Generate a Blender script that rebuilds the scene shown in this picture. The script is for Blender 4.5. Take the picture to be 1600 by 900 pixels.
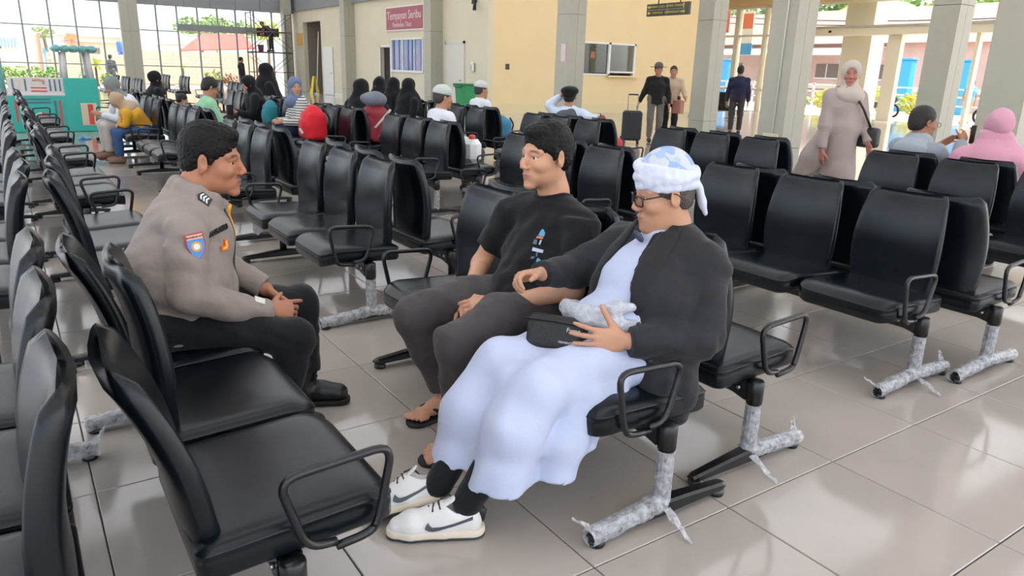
import bpy, bmesh, math, random
import numpy as np
from mathutils import Vector, Matrix
PI = math.pi
random.seed(7)
for o in list(bpy.data.objects): bpy.data.objects.remove(o, do_unlink=True)
scene = bpy.context.scene
COL = scene.collection

# ------------------------------------------------------------------ camera
H = 1.42
cam_d = bpy.data.cameras.new('camera'); cam = bpy.data.objects.new('camera', cam_d); COL.objects.link(cam)
CR = Vector((0.8299, -0.5572, 0.0287)); CU = Vector((0.1356, 0.2518, 0.9580)); CF = Vector((0.5411, 0.7913, -0.2855))
CF.normalize(); CR = (CR - CF*CR.dot(CF)).normalized(); CU = CR.cross(CF)
cam.matrix_world = Matrix(((CR.x, CU.x, -CF.x, 0), (CR.y, CU.y, -CF.y, 0), (CR.z, CU.z, -CF.z, H), (0, 0, 0, 1)))
cam_d.sensor_width = 36.0; cam_d.lens = 1145.0/1600.0*36.0; cam_d.clip_start = 0.02; cam_d.clip_end = 400
scene.camera = cam

# ------------------------------------------------------------------ world, sun, exposure
w = bpy.data.worlds.new('sky_world'); scene.world = w; w.use_nodes = True
nt = w.node_tree; nt.nodes.clear()
out = nt.nodes.new('ShaderNodeOutputWorld'); bg = nt.nodes.new('ShaderNodeBackground')
sky = nt.nodes.new('ShaderNodeTexSky'); sky.sky_type = 'NISHITA'; sky.sun_disc = False
sky.sun_elevation = math.radians(58); sky.sun_rotation = math.radians(115)
sky.air_density = 1.0; sky.dust_density = 4.0; sky.ozone_density = 1.0
hz = nt.nodes.new('ShaderNodeMixRGB'); hz.inputs[0].default_value = 0.45; hz.inputs[2].default_value = (4.6, 4.75, 4.95, 1)   # thin bright haze over the whole sky
nt.links.new(sky.outputs[0], hz.inputs[1]); nt.links.new(hz.outputs[0], bg.inputs[0]); bg.inputs[1].default_value = 0.30
nt.links.new(bg.outputs[0], out.inputs[0])
sun_d = bpy.data.lights.new('sun', 'SUN'); sun_d.energy = 3.0; sun_d.angle = math.radians(3); sun_d.color = (1.0, 0.93, 0.82)
sun = bpy.data.objects.new('sun', sun_d); COL.objects.link(sun)
sun.rotation_euler = Vector((-0.50, 0.30, -0.85)).to_track_quat('-Z', 'Y').to_euler(); sun.location = (30, -20, 40)
vs = scene.view_settings; vs.view_transform = 'Standard'; vs.look = 'None'; vs.gamma = 1.0; vs.use_curve_mapping = False
vs.exposure = 1.15

# ------------------------------------------------------------------ helpers
def lin(c):
    if isinstance(c, str):
        c = c.lstrip('#'); c = [int(c[i:i+2], 16)/255 for i in (0, 2, 4)]
    return tuple((x/12.92 if x <= 0.04045 else ((x+0.055)/1.055)**2.4) for x in c)
MATS = {}
def mat(name, col, rough=0.6, metal=0.0, spec=0.5, var=0.0, vscale=6.0, bump=0.0, bscale=40.0, alpha=1.0, sheen=0.0, emit=None, stretch=None, trans=0.0, coat=0.0, bdist=0.02, bwarp=0.0):
    if name in MATS: return MATS[name]
    m = bpy.data.materials.new(name); m.use_nodes = True; n = m.node_tree; b = n.nodes['Principled BSDF']
    c = lin(col); b.inputs['Base Color'].default_value = (*c, 1); b.inputs['Roughness'].default_value = rough
    b.inputs['Metallic'].default_value = metal; b.inputs['Specular IOR Level'].default_value = spec
    if coat: b.inputs['Coat Weight'].default_value = coat; b.inputs['Coat Roughness'].default_value = 0.1
    if alpha < 1: b.inputs['Alpha'].default_value = alpha
    if trans: b.inputs['Transmission Weight'].default_value = trans
    if sheen: b.inputs['Sheen Weight'].default_value = sheen
    if emit: b.inputs['Emission Color'].default_value = (*lin(emit[0]), 1); b.inputs['Emission Strength'].default_value = emit[1]
    if var or bump:
        tc = n.nodes.new('ShaderNodeTexCoord'); mp = n.nodes.new('ShaderNodeMapping')
        if stretch: mp.inputs['Scale'].default_value = stretch
        n.links.new(tc.outputs['Object'], mp.inputs[0])
    if var:
        t = n.nodes.new('ShaderNodeTexNoise'); t.inputs['Scale'].default_value = vscale; t.inputs['Detail'].default_value = 6
        r = n.nodes.new('ShaderNodeMapRange'); r.inputs[1].default_value = 0.3; r.inputs[2].default_value = 0.7
        r.inputs[3].default_value = 1-var; r.inputs[4].default_value = 1+var
        mx = n.nodes.new('ShaderNodeVectorMath'); mx.operation = 'SCALE'; mx.inputs[0].default_value = c
        n.links.new(mp.outputs[0], t.inputs[0]); n.links.new(t.outputs[0], r.inputs[0]); n.links.new(r.outputs[0], mx.inputs['Scale']); n.links.new(mx.outputs[0], b.inputs['Base Color'])
    if bump:
        t2 = n.nodes.new('ShaderNodeTexNoise'); t2.inputs['Scale'].default_value = bscale; t2.inputs['Detail'].default_value = 4
        bn = n.nodes.new('ShaderNodeBump'); bn.inputs['Strength'].default_value = bump; bn.inputs['Distance'].default_value = bdist; t2.inputs['Distortion'].default_value = bwarp
        n.links.new(mp.outputs[0], t2.inputs[0]); n.links.new(t2.outputs[0], bn.inputs['Height']); n.links.new(bn.outputs[0], b.inputs['Normal'])
    MATS[name] = m; return m

def tag(o, label=None, cat=None, group=None, kind=None):
    if label: o['label'] = label
    if cat: o['category'] = cat
    if group: o['group'] = group
    if kind: o['kind'] = kind
    return o
def empty(name, loc=(0, 0, 0), rz=0, label=None, cat=None, group=None):
    o = bpy.data.objects.new(name, None); COL.objects.link(o); o.location = loc; o.rotation_euler = (0, 0, rz); o.empty_display_size = 0.1
    return tag(o, label, cat, group)
def link(name, me, m=None, parent=None, loc=None, smooth=None):
    o = bpy.data.objects.new(name, me); COL.objects.link(o)
    if m is not None and not me.materials: me.materials.append(m)
    if parent: o.parent = parent
    if loc is not None: o.location = loc
    return o
class MB:
    """collects shapes into one mesh"""
    def __init__(s): s.v = []; s.f = []; s.sm = []; s.mi = []; s.cur = 0
    def add(s, vs, fs, smooth=False):
        k = len(s.v); s.v += [tuple(p) for p in vs]
        for f in fs: s.f.append([i+k for i in f]); s.sm.append(smooth); s.mi.append(s.cur)
        return s
    def box(s, c, d, rot=None, bev=0.0):
        x, y, z = d[0]/2, d[1]/2, d[2]/2
        if bev > 0:
            b = min(bev, x*0.9, y*0.9, z*0.9); vs = []
            for sx in (-1, 1):
                for sy in (-1, 1):
                    for sz in (-1, 1):
                        vs += [(sx*x, sy*(y-b), sz*(z-b)), (sx*(x-b), sy*y, sz*(z-b)), (sx*(x-b), sy*(y-b), sz*z)]
            I = lambda a, b_, c_, t: ((a*2+b_)*2+c_)*3+t
            fs = []
            for a in (0, 1): fs.append([I(a, 0, 0, 0), I(a, 1, 0, 0), I(a, 1, 1, 0), I(a, 0, 1, 0)][::1 if a else -1])
            for a in (0, 1): fs.append([I(0, a, 0, 1), I(0, a, 1, 1), I(1, a, 1, 1), I(1, a, 0, 1)][::1 if a else -1])
            for a in (0, 1): fs.append([I(0, 0, a, 2), I(1, 0, a, 2), I(1, 1, a, 2), I(0, 1, a, 2)][::1 if a else -1])
            for p in (0, 1):
                for q in (0, 1):
                    e = [I(p, q, 0, 0), I(p, q, 1, 0), I(p, q, 1, 1), I(p, q, 0, 1)]; fs.append(e if (p ^ q) else e[::-1])
                    e = [I(p, 0, q, 0), I(p, 1, q, 0), I(p, 1, q, 2), I(p, 0, q, 2)]; fs.append(e[::-1] if (p ^ q) else e)
                    e = [I(0, p, q, 1), I(1, p, q, 1), I(1, p, q, 2), I(0, p, q, 2)]; fs.append(e if (p ^ q) else e[::-1])
            for a in (0, 1):
                for b2 in (0, 1):
                    for c2 in (0, 1):
                        e = [I(a, b2, c2, 0), I(a, b2, c2, 1), I(a, b2, c2, 2)]; fs.append(e if (a+b2+c2) % 2 else e[::-1])
        else:
            vs = [(sx*x, sy*y, sz*z) for sx in (-1, 1) for sy in (-1, 1) for sz in (-1, 1)]
            fs = [[0, 1, 3, 2], [4, 6, 7, 5], [0, 4, 5, 1], [2, 3, 7, 6], [0, 2, 6, 4], [1, 5, 7, 3]]
        if rot is not None:
            R = rot if isinstance(rot, Matrix) else Matrix.Rotation(rot, 3, 'Z')
            vs = [tuple(R @ Vector(p)) for p in vs]
        return s.add([(p[0]+c[0], p[1]+c[1], p[2]+c[2]) for p in vs], fs)
    def b2(s, lo, hi, bev=0.0):
        return s.box([(lo[i]+hi[i])/2 for i in range(3)], [abs(hi[i]-lo[i]) for i in range(3)], bev=bev)
    def tube(s, pts, r, n=8, caps=True, closed=False):
        pts = [Vector(p) for p in pts]; N = len(pts); rs = r if hasattr(r, '__len__') else [r]*N
        vs = []; up = None
        for i, p in enumerate(pts):
            a = pts[i-1] if (i > 0 or closed) else p; b = pts[(i+1) % N] if (i < N-1 or closed) else p
            d = (b-a).normalized()
            if up is None:
                up = Vector((0, 0, 1)) if abs(d.z) < 0.9 else Vector((1, 0, 0))
            u = (up - d*up.dot(d)).normalized(); v = d.cross(u); up = u
            for k in range(n):
                t = 2*PI*k/n; q = p + (u*math.cos(t)+v*math.sin(t))*rs[i]; vs.append(q)
        fs = []
        for i in range(N if closed else N-1):
            j = (i+1) % N
            for k in range(n): fs.append([i*n+k, i*n+(k+1) % n, j*n+(k+1) % n, j*n+k])
        if caps and not closed: fs.append(list(range(n))[::-1]); fs.append([(N-1)*n+k for k in range(n)])
        return s.add(vs, fs, True)
    def lathe(s, prof, c=(0, 0, 0), n=16, sx=1, sy=1):
        vs = []
        for (r, z) in prof:
            for k in range(n): vs.append((c[0]+r*sx*math.cos(2*PI*k/n), c[1]+r*sy*math.sin(2*PI*k/n), c[2]+z))
        fs = []
        for i in range(len(prof)-1):
            for k in range(n): fs.append([i*n+k, i*n+(k+1) % n, (i+1)*n+(k+1) % n, (i+1)*n+k])
        fs.append(list(range(n))[::-1]); fs.append([(len(prof)-1)*n+k for k in range(n)])
        return s.add(vs, fs, True)
    def prism(s, poly, h0, h1, axis='z'):
        n = len(poly)
        def P(a, b, h): return {'z': (a, b, h), 'y': (a, h, b), 'x': (h, a, b)}[axis]
        vs = [P(a, b, h0) for a, b in poly]+[P(a, b, h1) for a, b in poly]
        fs = [list(range(n))[::-1], [n+i for i in range(n)]]+[[i, (i+1) % n, n+(i+1) % n, n+i] for i in range(n)]
        return s.add(vs, fs)
    def mesh(s, name):
        me = bpy.data.meshes.new(name); me.from_pydata(s.v, [], s.f); me.polygons.foreach_set('use_smooth', s.sm)
        me.polygons.foreach_set('material_index', s.mi)
        bm = bmesh.new(); bm.from_mesh(me); bmesh.ops.recalc_face_normals(bm, faces=bm.faces); bm.to_mesh(me); bm.free(); me.update(); return me
    def build(s, name, m, parent=None, loc=None): return link(name, s.mesh(name), m, parent, loc)
def smooth_path(pts, r=0.04, n=5):
    """round the corners of a polyline"""
    P = [Vector(p) for p in pts]; o = [P[0]]
    for i in range(1, len(P)-1):
        a = (P[i-1]-P[i]); b = (P[i+1]-P[i]); ra = min(r, a.length*0.49); rb = min(r, b.length*0.49)
        p0 = P[i]+a.normalized()*ra; p1 = P[i]+b.normalized()*rb
        for k in range(n+1):
            t = k/n; o.append(p0*(1-t)**2+P[i]*2*t*(1-t)+p1*t*t)
    return o+[P[-1]]
def text_mesh(txt, size, name='lettering', align='CENTER', depth=0.002, bold=0.0):
    cu = bpy.data.curves.new(name, 'FONT'); cu.body = txt; cu.size = size; cu.align_x = align; cu.align_y = 'CENTER'; cu.extrude = depth; cu.offset = bold; cu.resolution_u = 3
    ob = bpy.data.objects.new(name, cu); COL.objects.link(ob); bpy.context.view_layer.update()
    me = bpy.data.meshes.new_from_object(ob.evaluated_get(bpy.context.evaluated_depsgraph_get()))
    bpy.data.objects.remove(ob); bpy.data.curves.remove(cu); me.name = name; me.materials.clear(); return me
def text_obj(txt, size, m, parent, mw, name='lettering', **k):
    o = link(name, text_mesh(txt, size, name, **k), m, parent); o.matrix_local = mw; return o
def frame_mat(o, x, y):
    """matrix whose local x,y axes are the given world directions"""
    x = Vector(x).normalized(); y = Vector(y); y = (y-x*y.dot(x)).normalized(); z = x.cross(y)
    return Matrix(((x.x, y.x, z.x, o[0]), (x.y, y.y, z.y, o[1]), (x.z, y.z, z.z, o[2]), (0, 0, 0, 1)))
# ------------------------------------------------------------------ materials of the setting
M_grout = mat('grout', '#57514b', 0.8)
def tile_mat():
    m = mat('floor_tile_glaze', '#a89f96', 0.09, spec=0.55, var=0.05, vscale=2.2)
    return m
M_tile = tile_mat()
M_cream = mat('cream_paint', '#d6cfb6', 0.75, var=0.02, vscale=1.5)
M_cream_lit = mat('cream_warm_light', '#e6cf9f', 0.7, var=0.02, vscale=1.5)  # cream with the warm glow from the entrance put into its colour
M_acp = mat('grey_composite_panel', '#a9a797', 0.42, var=0.02)
M_acpd = mat('grey_fascia_panel', '#85898a', 0.5, var=0.02)
M_joint = mat('panel_joint', '#3c3e3d', 0.8)
M_alu = mat('window_aluminium', '#8d9494', 0.4, metal=0.3)
M_white = mat('white_paint', '#e3e3df', 0.5)
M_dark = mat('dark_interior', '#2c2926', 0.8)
M_ceil = mat('ceiling_grey', '#9c9d9b', 0.8)
def glass_mat(name, tint, a):
    m = bpy.data.materials.new(name); m.use_nodes = True; n = m.node_tree; n.nodes.clear()
    o = n.nodes.new('ShaderNodeOutputMaterial'); mx = n.nodes.new('ShaderNodeMixShader'); t = n.nodes.new('ShaderNodeBsdfTransparent'); g = n.nodes.new('ShaderNodeBsdfGlossy'); fr = n.nodes.new('ShaderNodeFresnel')
    fr.inputs[0].default_value = 1.45; t.inputs[0].default_value = (*tint, 1); g.inputs['Roughness'].default_value = 0.03
    ad = n.nodes.new('ShaderNodeMath'); ad.operation = 'MULTIPLY'; ad.inputs[1].default_value = a
    n.links.new(fr.outputs[0], ad.inputs[0]); n.links.new(ad.outputs[0], mx.inputs[0]); n.links.new(t.outputs[0], mx.inputs[1]); n.links.new(g.outputs[0], mx.inputs[2]); n.links.new(mx.outputs[0], o.inputs[0])
    return m
M_glass = glass_mat('clear_glass', (0.94, 0.97, 0.97), 0.7)
M_glassb = glass_mat('blue_tinted_glass', (0.62, 0.75, 0.9), 1.5)

def struct(name, mb, m, parent=None, label=None, cat=None):
    o = mb.build(name, m, parent) if isinstance(mb, MB) else mb
    if not parent: o['kind'] = 'structure'
    if label: o['label'] = label
    return o

# ------------------------------------------------------------------ floor: grout bed with real tiles
floor = struct('floor', MB().b2((-9, -6, -0.06), (27.4, 40.4, -0.008)), M_grout, label='glossy beige-grey tiled floor of the waiting hall')
TS = 0.6; TX0 = 1.278; TY0 = 1.387; gap = 0.0022
tm = MB().box((0, 0, -0.006), (TS-gap*2, TS-gap*2, 0.012), bev=0.0025).mesh('floor_tile'); tm.materials.append(M_tile)
rest = MB(); cand = []
for i in range(-18, 44):
    for j in range(-13, 65):
        x = TX0+(i+0.5)*TS; y = TY0+(j+0.5)*TS
        if x < -9 or x > 27.2 or y < -6 or y > 40.2: continue
        if x > 13.1 and y > 20.9: continue
        d = Vector((x, y, -H)); zf = d.dot(CF); u = d.dot(CR)/max(zf, 0.01)*1145+800; v = 450-d.dot(CU)/max(zf, 0.01)*1145
        if zf > 0.3 and -250 < u < 1850 and v < 1150 and zf < 11.5: cand.append((zf, x, y))
        else: rest.box((x, y, -0.006), (TS-gap*2, TS-gap*2, 0.012))
cand.sort()
for k, (zf, x, y) in enumerate(cand):
    if k < 290: link('floor_tile', tm, None, floor, (x, y, 0))
    else: rest.box((x, y, -0.006), (TS-gap*2, TS-gap*2, 0.012))
tag(rest.build('floor_tiles', M_tile, floor), kind='stuff')

# ------------------------------------------------------------------ roof, fascia, walls
def sheet_mat():
    m = bpy.data.materials.new('added_light_sheet'); m.use_nodes = True; n = m.node_tree; n.nodes.clear()
    o = n.nodes.new('ShaderNodeOutputMaterial'); mx = n.nodes.new('ShaderNodeMixShader'); mx.inputs[0].default_value = 0.65
    d = n.nodes.new('ShaderNodeBsdfDiffuse'); d.inputs[0].default_value = (0.8, 0.8, 0.78, 1); t = n.nodes.new('ShaderNodeBsdfTranslucent'); t.inputs[0].default_value = (0.88, 0.9, 0.92, 1)
    n.links.new(d.outputs[0], mx.inputs[1]); n.links.new(t.outputs[0], mx.inputs[2]); n.links.new(mx.outputs[0], o.inputs[0]); return m
M_sheet = sheet_mat()
ceiling = empty('ceiling'); ceiling['kind'] = 'structure'; ceiling['label'] = 'high pale grey ceiling with added translucent strips that let daylight in'
yy = -6.5; k = 0
while yy < 41:
    wd = 1.9 if k % 2 else 1.4
    MB().b2((-9.5, yy, 5.6), (28.3, yy+wd, 5.605 if k % 2 else 5.75)).build('added_light_strip' if k % 2 else 'ceiling_panel', M_sheet if k % 2 else M_ceil, ceiling)  # translucent strips are added out of view to light the hall from above
    yy += wd; k += 1
# fascia over the far glazing
fas = struct('trim_1', MB().b2((-9, 40.02, 3.88), (13.1, 40.5, 5.6)), M_joint, label='grey panel fascia above the far glazing')
x = -9.0
while x < 13.0:
    MB().b2((x+0.01, 39.98, 3.88), (min(x+1.19, 13.09), 40.03, 5.6)).build('fascia_panel', M_acpd, fas); x += 1.2
# wall 1 (facing -X), with openings
WX = 13.1
def wall_x(name, xx, th, ys, top, holes, m, label):
    """wall in a plane of constant x; holes = (y0,y1,z0,z1)"""
    mb = MB(); y0, y1 = ys; cuts = sorted({y0, y1, *[h[0] for h in holes], *[h[1] for h in holes]})
    for a, b in zip(cuts[:-1], cuts[1:]):
        hs = [h for h in holes if h[0] <= a+1e-6 and h[1] >= b-1e-6]
        if not hs: mb.b2((xx, a, 0), (xx+th, b, top)); continue
        z = 0
        for h in sorted(hs, key=lambda q: q[2]):
            if h[2] > z: mb.b2((xx, a, z), (xx+th, b, h[2]))
            z = h[3]
        mb.b2((xx, a, z), (xx+th, b, top))
    return struct(name, mb, m, label=label)
wall_l = wall_x('wall_left', WX, 0.2, (20.95, 40.5), 5.6, [(36.1, 38.6, 0, 3.4), (28.25, 29.2, 0, 2.14), (25.45, 28.1, 1.28, 2.4)], M_cream, 'long cream wall with the red sign and office doors')
MB().b2((WX-0.12, 21.0, 3.96), (WX-0.005, 40.0, 5.6)).build('fascia_band', M_acpd, wall_l)
MB().b2((WX-0.012, 21.0, 0.0), (WX-0.001, 36.0, 0.1)).build('skirting', M_white, wall_l)
# dark corridor behind the tall opening
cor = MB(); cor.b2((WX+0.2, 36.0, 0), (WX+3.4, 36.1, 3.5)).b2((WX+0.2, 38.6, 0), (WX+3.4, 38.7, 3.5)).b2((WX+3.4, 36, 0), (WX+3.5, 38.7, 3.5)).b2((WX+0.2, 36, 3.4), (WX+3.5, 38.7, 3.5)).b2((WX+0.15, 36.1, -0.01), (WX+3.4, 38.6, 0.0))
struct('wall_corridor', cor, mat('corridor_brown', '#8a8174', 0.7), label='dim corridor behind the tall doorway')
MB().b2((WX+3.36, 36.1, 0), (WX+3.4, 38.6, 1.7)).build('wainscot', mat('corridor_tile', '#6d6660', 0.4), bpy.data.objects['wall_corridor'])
# wall 2 (facing -Y)
wall_r = MB(); WY = 20.95
for (a, b, c, d) in [(13.3, 16.2, 0, 5.6), (19.5, 24.2, 0, 5.6), (16.2, 19.5, 0, 1.32), (16.2, 19.5, 2.44, 5.6)]: wall_r.b2((a, WY, c), (b, WY+0.2, d))
wall_r = struct('wall_back', wall_r, M_cream_lit, label='cream wall coloured pale yellow for the warm entrance light')
MB().b2((13.1, WY-0.014, 0), (24.2, WY-0.001, 0.32)).build('skirting', mat('cream_skirting_tile', '#dccb9e', 0.3), wall_r)
MB().b2((24.0, 16.5, 4.6), (27.3, 41, 5.6)).build('lintel', M_cream_lit, wall_r)

# doors on wall 1
d1 = empty('door_1'); d1['kind'] = 'structure'; d1['label'] = 'white door leaf standing half open beside the tall doorway'
MB().b2((WX-0.06, 34.55, 0.01), (WX-0.015, 35.75, 2.2), bev=0.006).build('door_leaf', M_white, d1)
MB().box((WX-0.08, 34.7, 1.02), (0.05, 0.13, 0.03), bev=0.008).build('door_handle', M_alu, d1)
d2 = empty('door_2'); d2['kind'] = 'structure'; d2['label'] = 'narrow dark doorway with white frame left of the blue window'
mb = MB().b2((WX-0.03, 28.17, 0), (WX+0.02, 28.25, 2.22)).b2((WX-0.03, 29.2, 0), (WX+0.02, 29.28, 2.22)).b2((WX-0.03, 28.17, 2.14), (WX+0.02, 29.28, 2.22))
mb.build('door_frame', M_white, d2)
MB().b2((WX+0.15, 28.25, 0.0), (WX+0.19, 29.2, 2.14)).build('door_leaf', M_dark, d2)  # dark sheet standing in for the unlit interior behind the opening
d3 = empty('door_3'); d3['kind'] = 'structure'; d3['label'] = 'plain white door to the right of the second pilaster'
MB().b2((WX-0.04, 22.45, 0.01), (WX-0.004, 23.6, 2.22), bev=0.006).build('door_leaf', mat('door_offwhite', '#d3d1c6', 0.5), d3)
MB().b2((WX-0.05, 22.37, 0), (WX-0.002, 22.45, 2.3)).b2((WX-0.05, 23.6, 0), (WX-0.002, 23.68, 2.3)).b2((WX-0.05, 22.37, 2.22), (WX-0.002, 23.68, 2.3)).build('door_frame', mat('door_offwhite', '#d3d1c6', 0.5), d3)
MB().box((WX-0.06, 22.6, 1.02), (0.05, 0.13, 0.03), bev=0.008).build('door_handle', M_alu, d3)
# office window on wall 1
w1 = empty('window_1'); w1['kind'] = 'structure'; w1['label'] = 'blue reflecting office window under the red sign'
fr = MB().b2((WX-0.04, 25.4, 1.2), (WX+0.05, 28.15, 1.28)).b2((WX-0.04, 25.4, 2.4), (WX+0.05, 28.15, 2.46)).b2((WX-0.04, 25.4, 1.28), (WX+0.05, 25.47, 2.4)).b2((WX-0.04, 28.08, 1.28), (WX+0.05, 28.15, 2.4))
for yy in (26.15, 27.15): fr.b2((WX-0.02, yy-0.025, 1.28), (WX+0.05, yy+0.025, 2.4))
fr.build('window_frame', M_white, w1)
for a, b in ((25.47, 26.12), (26.18, 27.12), (27.18, 28.08)): MB().b2((WX+0.02, a, 1.28), (WX+0.026, b, 2.4)).build('window_pane', mat('office_pane', '#6b86b4', 0.08, spec=0.9), w1)
for k, yy in enumerate((25.6, 26.35, 26.7, 27.5, 27.95)): MB().b2((WX+0.01, yy-0.05, 1.28), (WX+0.018, yy+0.05, 2.4)).build('blind_stripe', mat('blind_blue', '#35599a', 0.4), w1)
# counter window on wall 2
w2 = empty('window_2'); w2['kind'] = 'structure'; w2['label'] = 'two-pane ticket counter window in the yellow wall'
fr = MB().b2((16.2, WY-0.03, 2.38), (19.5, WY+0.06, 2.44)).b2((16.2, WY-0.03, 1.32), (18.3, WY+0.06, 1.37)).b2((19.43, WY-0.03, 1.32), (19.5, WY+0.06, 2.44)).b2((18.2, WY-0.03, 1.32), (18.29, WY+0.06, 2.44)).b2((18.29, WY-0.03, 1.42), (19.43, WY+0.06, 1.47))
fr.build('window_frame', M_white, w2)
for a, b in ((16.2, 18.2), (18.29, 19.43)): MB().b2((a, WY+0.03, 1.4), (b, WY+0.036, 2.38)).build('window_pane', M_glass, w2)
MB().b2((18.15, WY-0.16, 1.26), (19.6, WY+0.1, 1.31), bev=0.01).build('window_sill', M_cream_lit, w2)
rm = MB().b2((16, WY+2.4, 0), (20, WY+2.5, 3)).b2((15.9, WY+0.2, 0), (16, WY+2.5, 3)).b2((20, WY+0.2, 0), (20.1, WY+2.5, 3)).b2((16, WY+0.2, 2.9), (20, WY+2.5, 3.0)).b2((16, WY+0.2, 0), (20, WY+2.5, 0.01))
struct('wall_counter_room', rm, mat('counter_room', '#a29c86', 0.8), label='small counter room seen through the window')
def simple(name, mb, m, label, cat, group=None):
    o = mb.build(name, m); return tag(o, label, cat, group)
simple('notice_banner', MB().b2((16.4, WY+2.3, 2.1), (18.0, WY+2.33, 2.33), bev=0.005), mat('banner_green', '#3f9d6c', 0.6), 'green strip banner inside the left counter pane', 'banner')
simple('notice_banner', MB().b2((18.9, WY+2.3, 2.1), (19.9, WY+2.33, 2.36), bev=0.005), mat('banner_green', '#3f9d6c', 0.6), 'green strip banner inside the right counter pane', 'banner')
simple('price_board', MB().b2((19.3, WY+2.3, 1.5), (19.9, WY+2.33, 2.05), bev=0.005), mat('board_olive', '#8f9a4d', 0.6), 'olive yellow board behind the right counter pane', 'board')
simple('red_notice', MB().b2((16.95, WY+0.05, 1.95), (17.16, WY+0.06, 2.17)), mat('notice_red', '#d9694a', 0.6), 'red notice stuck on counter glass, left one', 'notice')
simple('red_notice', MB().b2((17.42, WY+0.05, 1.9), (17.62, WY+0.06, 2.12)), mat('notice_red', '#d9694a', 0.6), 'red notice stuck on counter glass, right one', 'notice')
simple('monitor', MB().b2((16.7, WY+0.7, 1.25), (17.7, WY+0.78, 1.62), bev=0.01).b2((17.1, WY+0.8, 0.9), (17.3, WY+0.9, 1.3)), mat('monitor_grey', '#8f95a8', 0.4), 'grey monitor back behind the counter window', 'monitor')

# far glazing at y = 40
gl = empty('window_3'); gl['kind'] = 'structure'; gl['label'] = 'tall gridded glass front at the far left'
GY = 40.2
vx = [-8, -6.9, -5.9, -4.8, -3.8, -2.75, -1.7, -0.9, 0.1, 1.13, 2.17, 3.19, 4.22, 6.55, 7.47, 8.4, 9.33, 10.2, 11.1, 12.0, 12.9]
for xx in vx:
    z1 = 3.88
    MB().b2((xx-0.035, GY-0.06, 0), (xx+0.035, GY+0.06, z1)).build('mullion', M_alu, gl)
for (a, b, z, h) in [(-8, 4.95, 2.72, 0.05), (-8, 4.95, 1.1, 0.05), (5.7, 7.5, 2.72, 0.05), (5.7, 9.3, 1.1, 0.05)]:
    MB().b2((a, GY-0.05, z-h/2), (b, GY+0.05, z+h/2)).build('transom', M_alu, gl)
MB().b2((7.45, GY-0.16, 2.78), (11.4, GY+0.1, 3.08), bev=0.01).build('door_header', M_acpd, gl)
allx = sorted(vx+[4.95, 5.7])
for a, b in zip(allx[:-1], allx[1:]):
    if a == 4.95: continue
    MB().b2((a+0.03, GY-0.004, 0.02), (b-0.03, GY+0.004, 3.88)).build('glass_pane', M_glass, gl)

# columns
def column(x0, y0, s, sy, top, label, name='column'):
    o = empty(name, (x0, y0, 0)); o['kind'] = 'structure'; o['label'] = label
    MB().b2((0.012, 0.012, 0), (s-0.012, sy-0.012, top)).build('core', M_joint, o)
    zs = [0, 0.4, 2.62, 4.9, top]
    for a, b in zip(zs[:-1], zs[1:]):
        if b-a < 0.05: continue
        # each visible side is clad with its own panel, the right side in two strips
        for lo_, hi_ in (((0, 0.015, a+0.004), (0.014, sy-0.015, b-0.004)), ((0, 0, a+0.004), (s*0.48, 0.014, b-0.004)), ((s*0.48+0.006, 0, a+0.004), (s, 0.014, b-0.004)), ((s-0.014, 0.015, a+0.004), (s, sy-0.015, b-0.004)), ((0, sy-0.014, a+0.004), (s, sy, b-0.004))): MB().b2(lo_, hi_).build('panel', M_acp, o)
    return o
column(9.55, 6.96, 0.46, 0.46, 5.6, 'grey clad column with a thin white conduit beside the walking woman')
column(8.87, 3.58, 0.6, 0.44, 5.6, 'wide clad column at the right edge of the picture')
column(12.81, 6.36, 0.46, 0.44, 5.6, 'clad column behind the man holding a phone')
column(13.4, 11.95, 0.46, 0.46, 5.6, 'clad column at the end of the yellow wall')
column(10.46, 13.38, 0.46, 0.46, 5.6, 'clad column in front of the yellow wall by the boy in black cap')
column(12.62, 31.85, 0.48, 0.5, 3.96, 'pilaster between the white door and the niqab row')
column(12.62, 23.92, 0.48, 0.5, 5.6, 'pilaster just right of the red sign')
column(4.95, 39.7, 0.76, 0.4, 3.88, 'broad grey column in the far glazing')
column(12.35, 39.3, 0.4, 0.5, 3.88, 'slim pale column in the corner by the scaffold')
# conduit on the first column
cd = MB().tube([(9.535, 7.13, 0.62), (9.535, 7.13, 5.5)], 0.011, 6); simple('conduit', cd, M_white, 'thin white conduit pipe running up the grey column', 'pipe')
simple('switch_plate', MB().b2((9.53, 7.02, 0.56), (9.55, 7.3, 0.61), bev=0.004), mat('plate_cream', '#cfc9ae', 0.5), 'small cream socket strip low on the grey column', 'socket')

# right entrance glazing at x = 27
g2 = empty('window_4'); g2['kind'] = 'structure'; g2['label'] = 'entrance glazing and door frames on the right'
GX = 27.0
M_frame = mat('cream_frame', '#d8cfb4', 0.5)
for yy, wd in [(24.0, 0.12), (22.6, 0.22), (21.15, 0.12), (15.42, 0.5), (9.6, 0.3), (12.6, 0.12)]:
    MB().b2((GX-0.12, yy-wd/2, 0), (GX+0.12, yy+wd/2, 4.25 if yy > 20 else 3.05)).build('post', M_frame, g2)
for a, b, z, h in [(20.9, 24.2, 4.25, 0.12), (20.9, 24.2, 3.1, 0.08), (20.9, 24.2, 0.9, 0.08), (8.5, 20.2, 4.25, 0.12)]:
    MB().b2((GX-0.1, a, z-h/2), (GX+0.1, b, z+h/2)).build('transom', M_frame, g2)
MB().b2((GX-0.35, 8.5, 3.02), (GX+0.15, 20.3, 3.3), bev=0.01).build('door_header', M_frame, g2)
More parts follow.
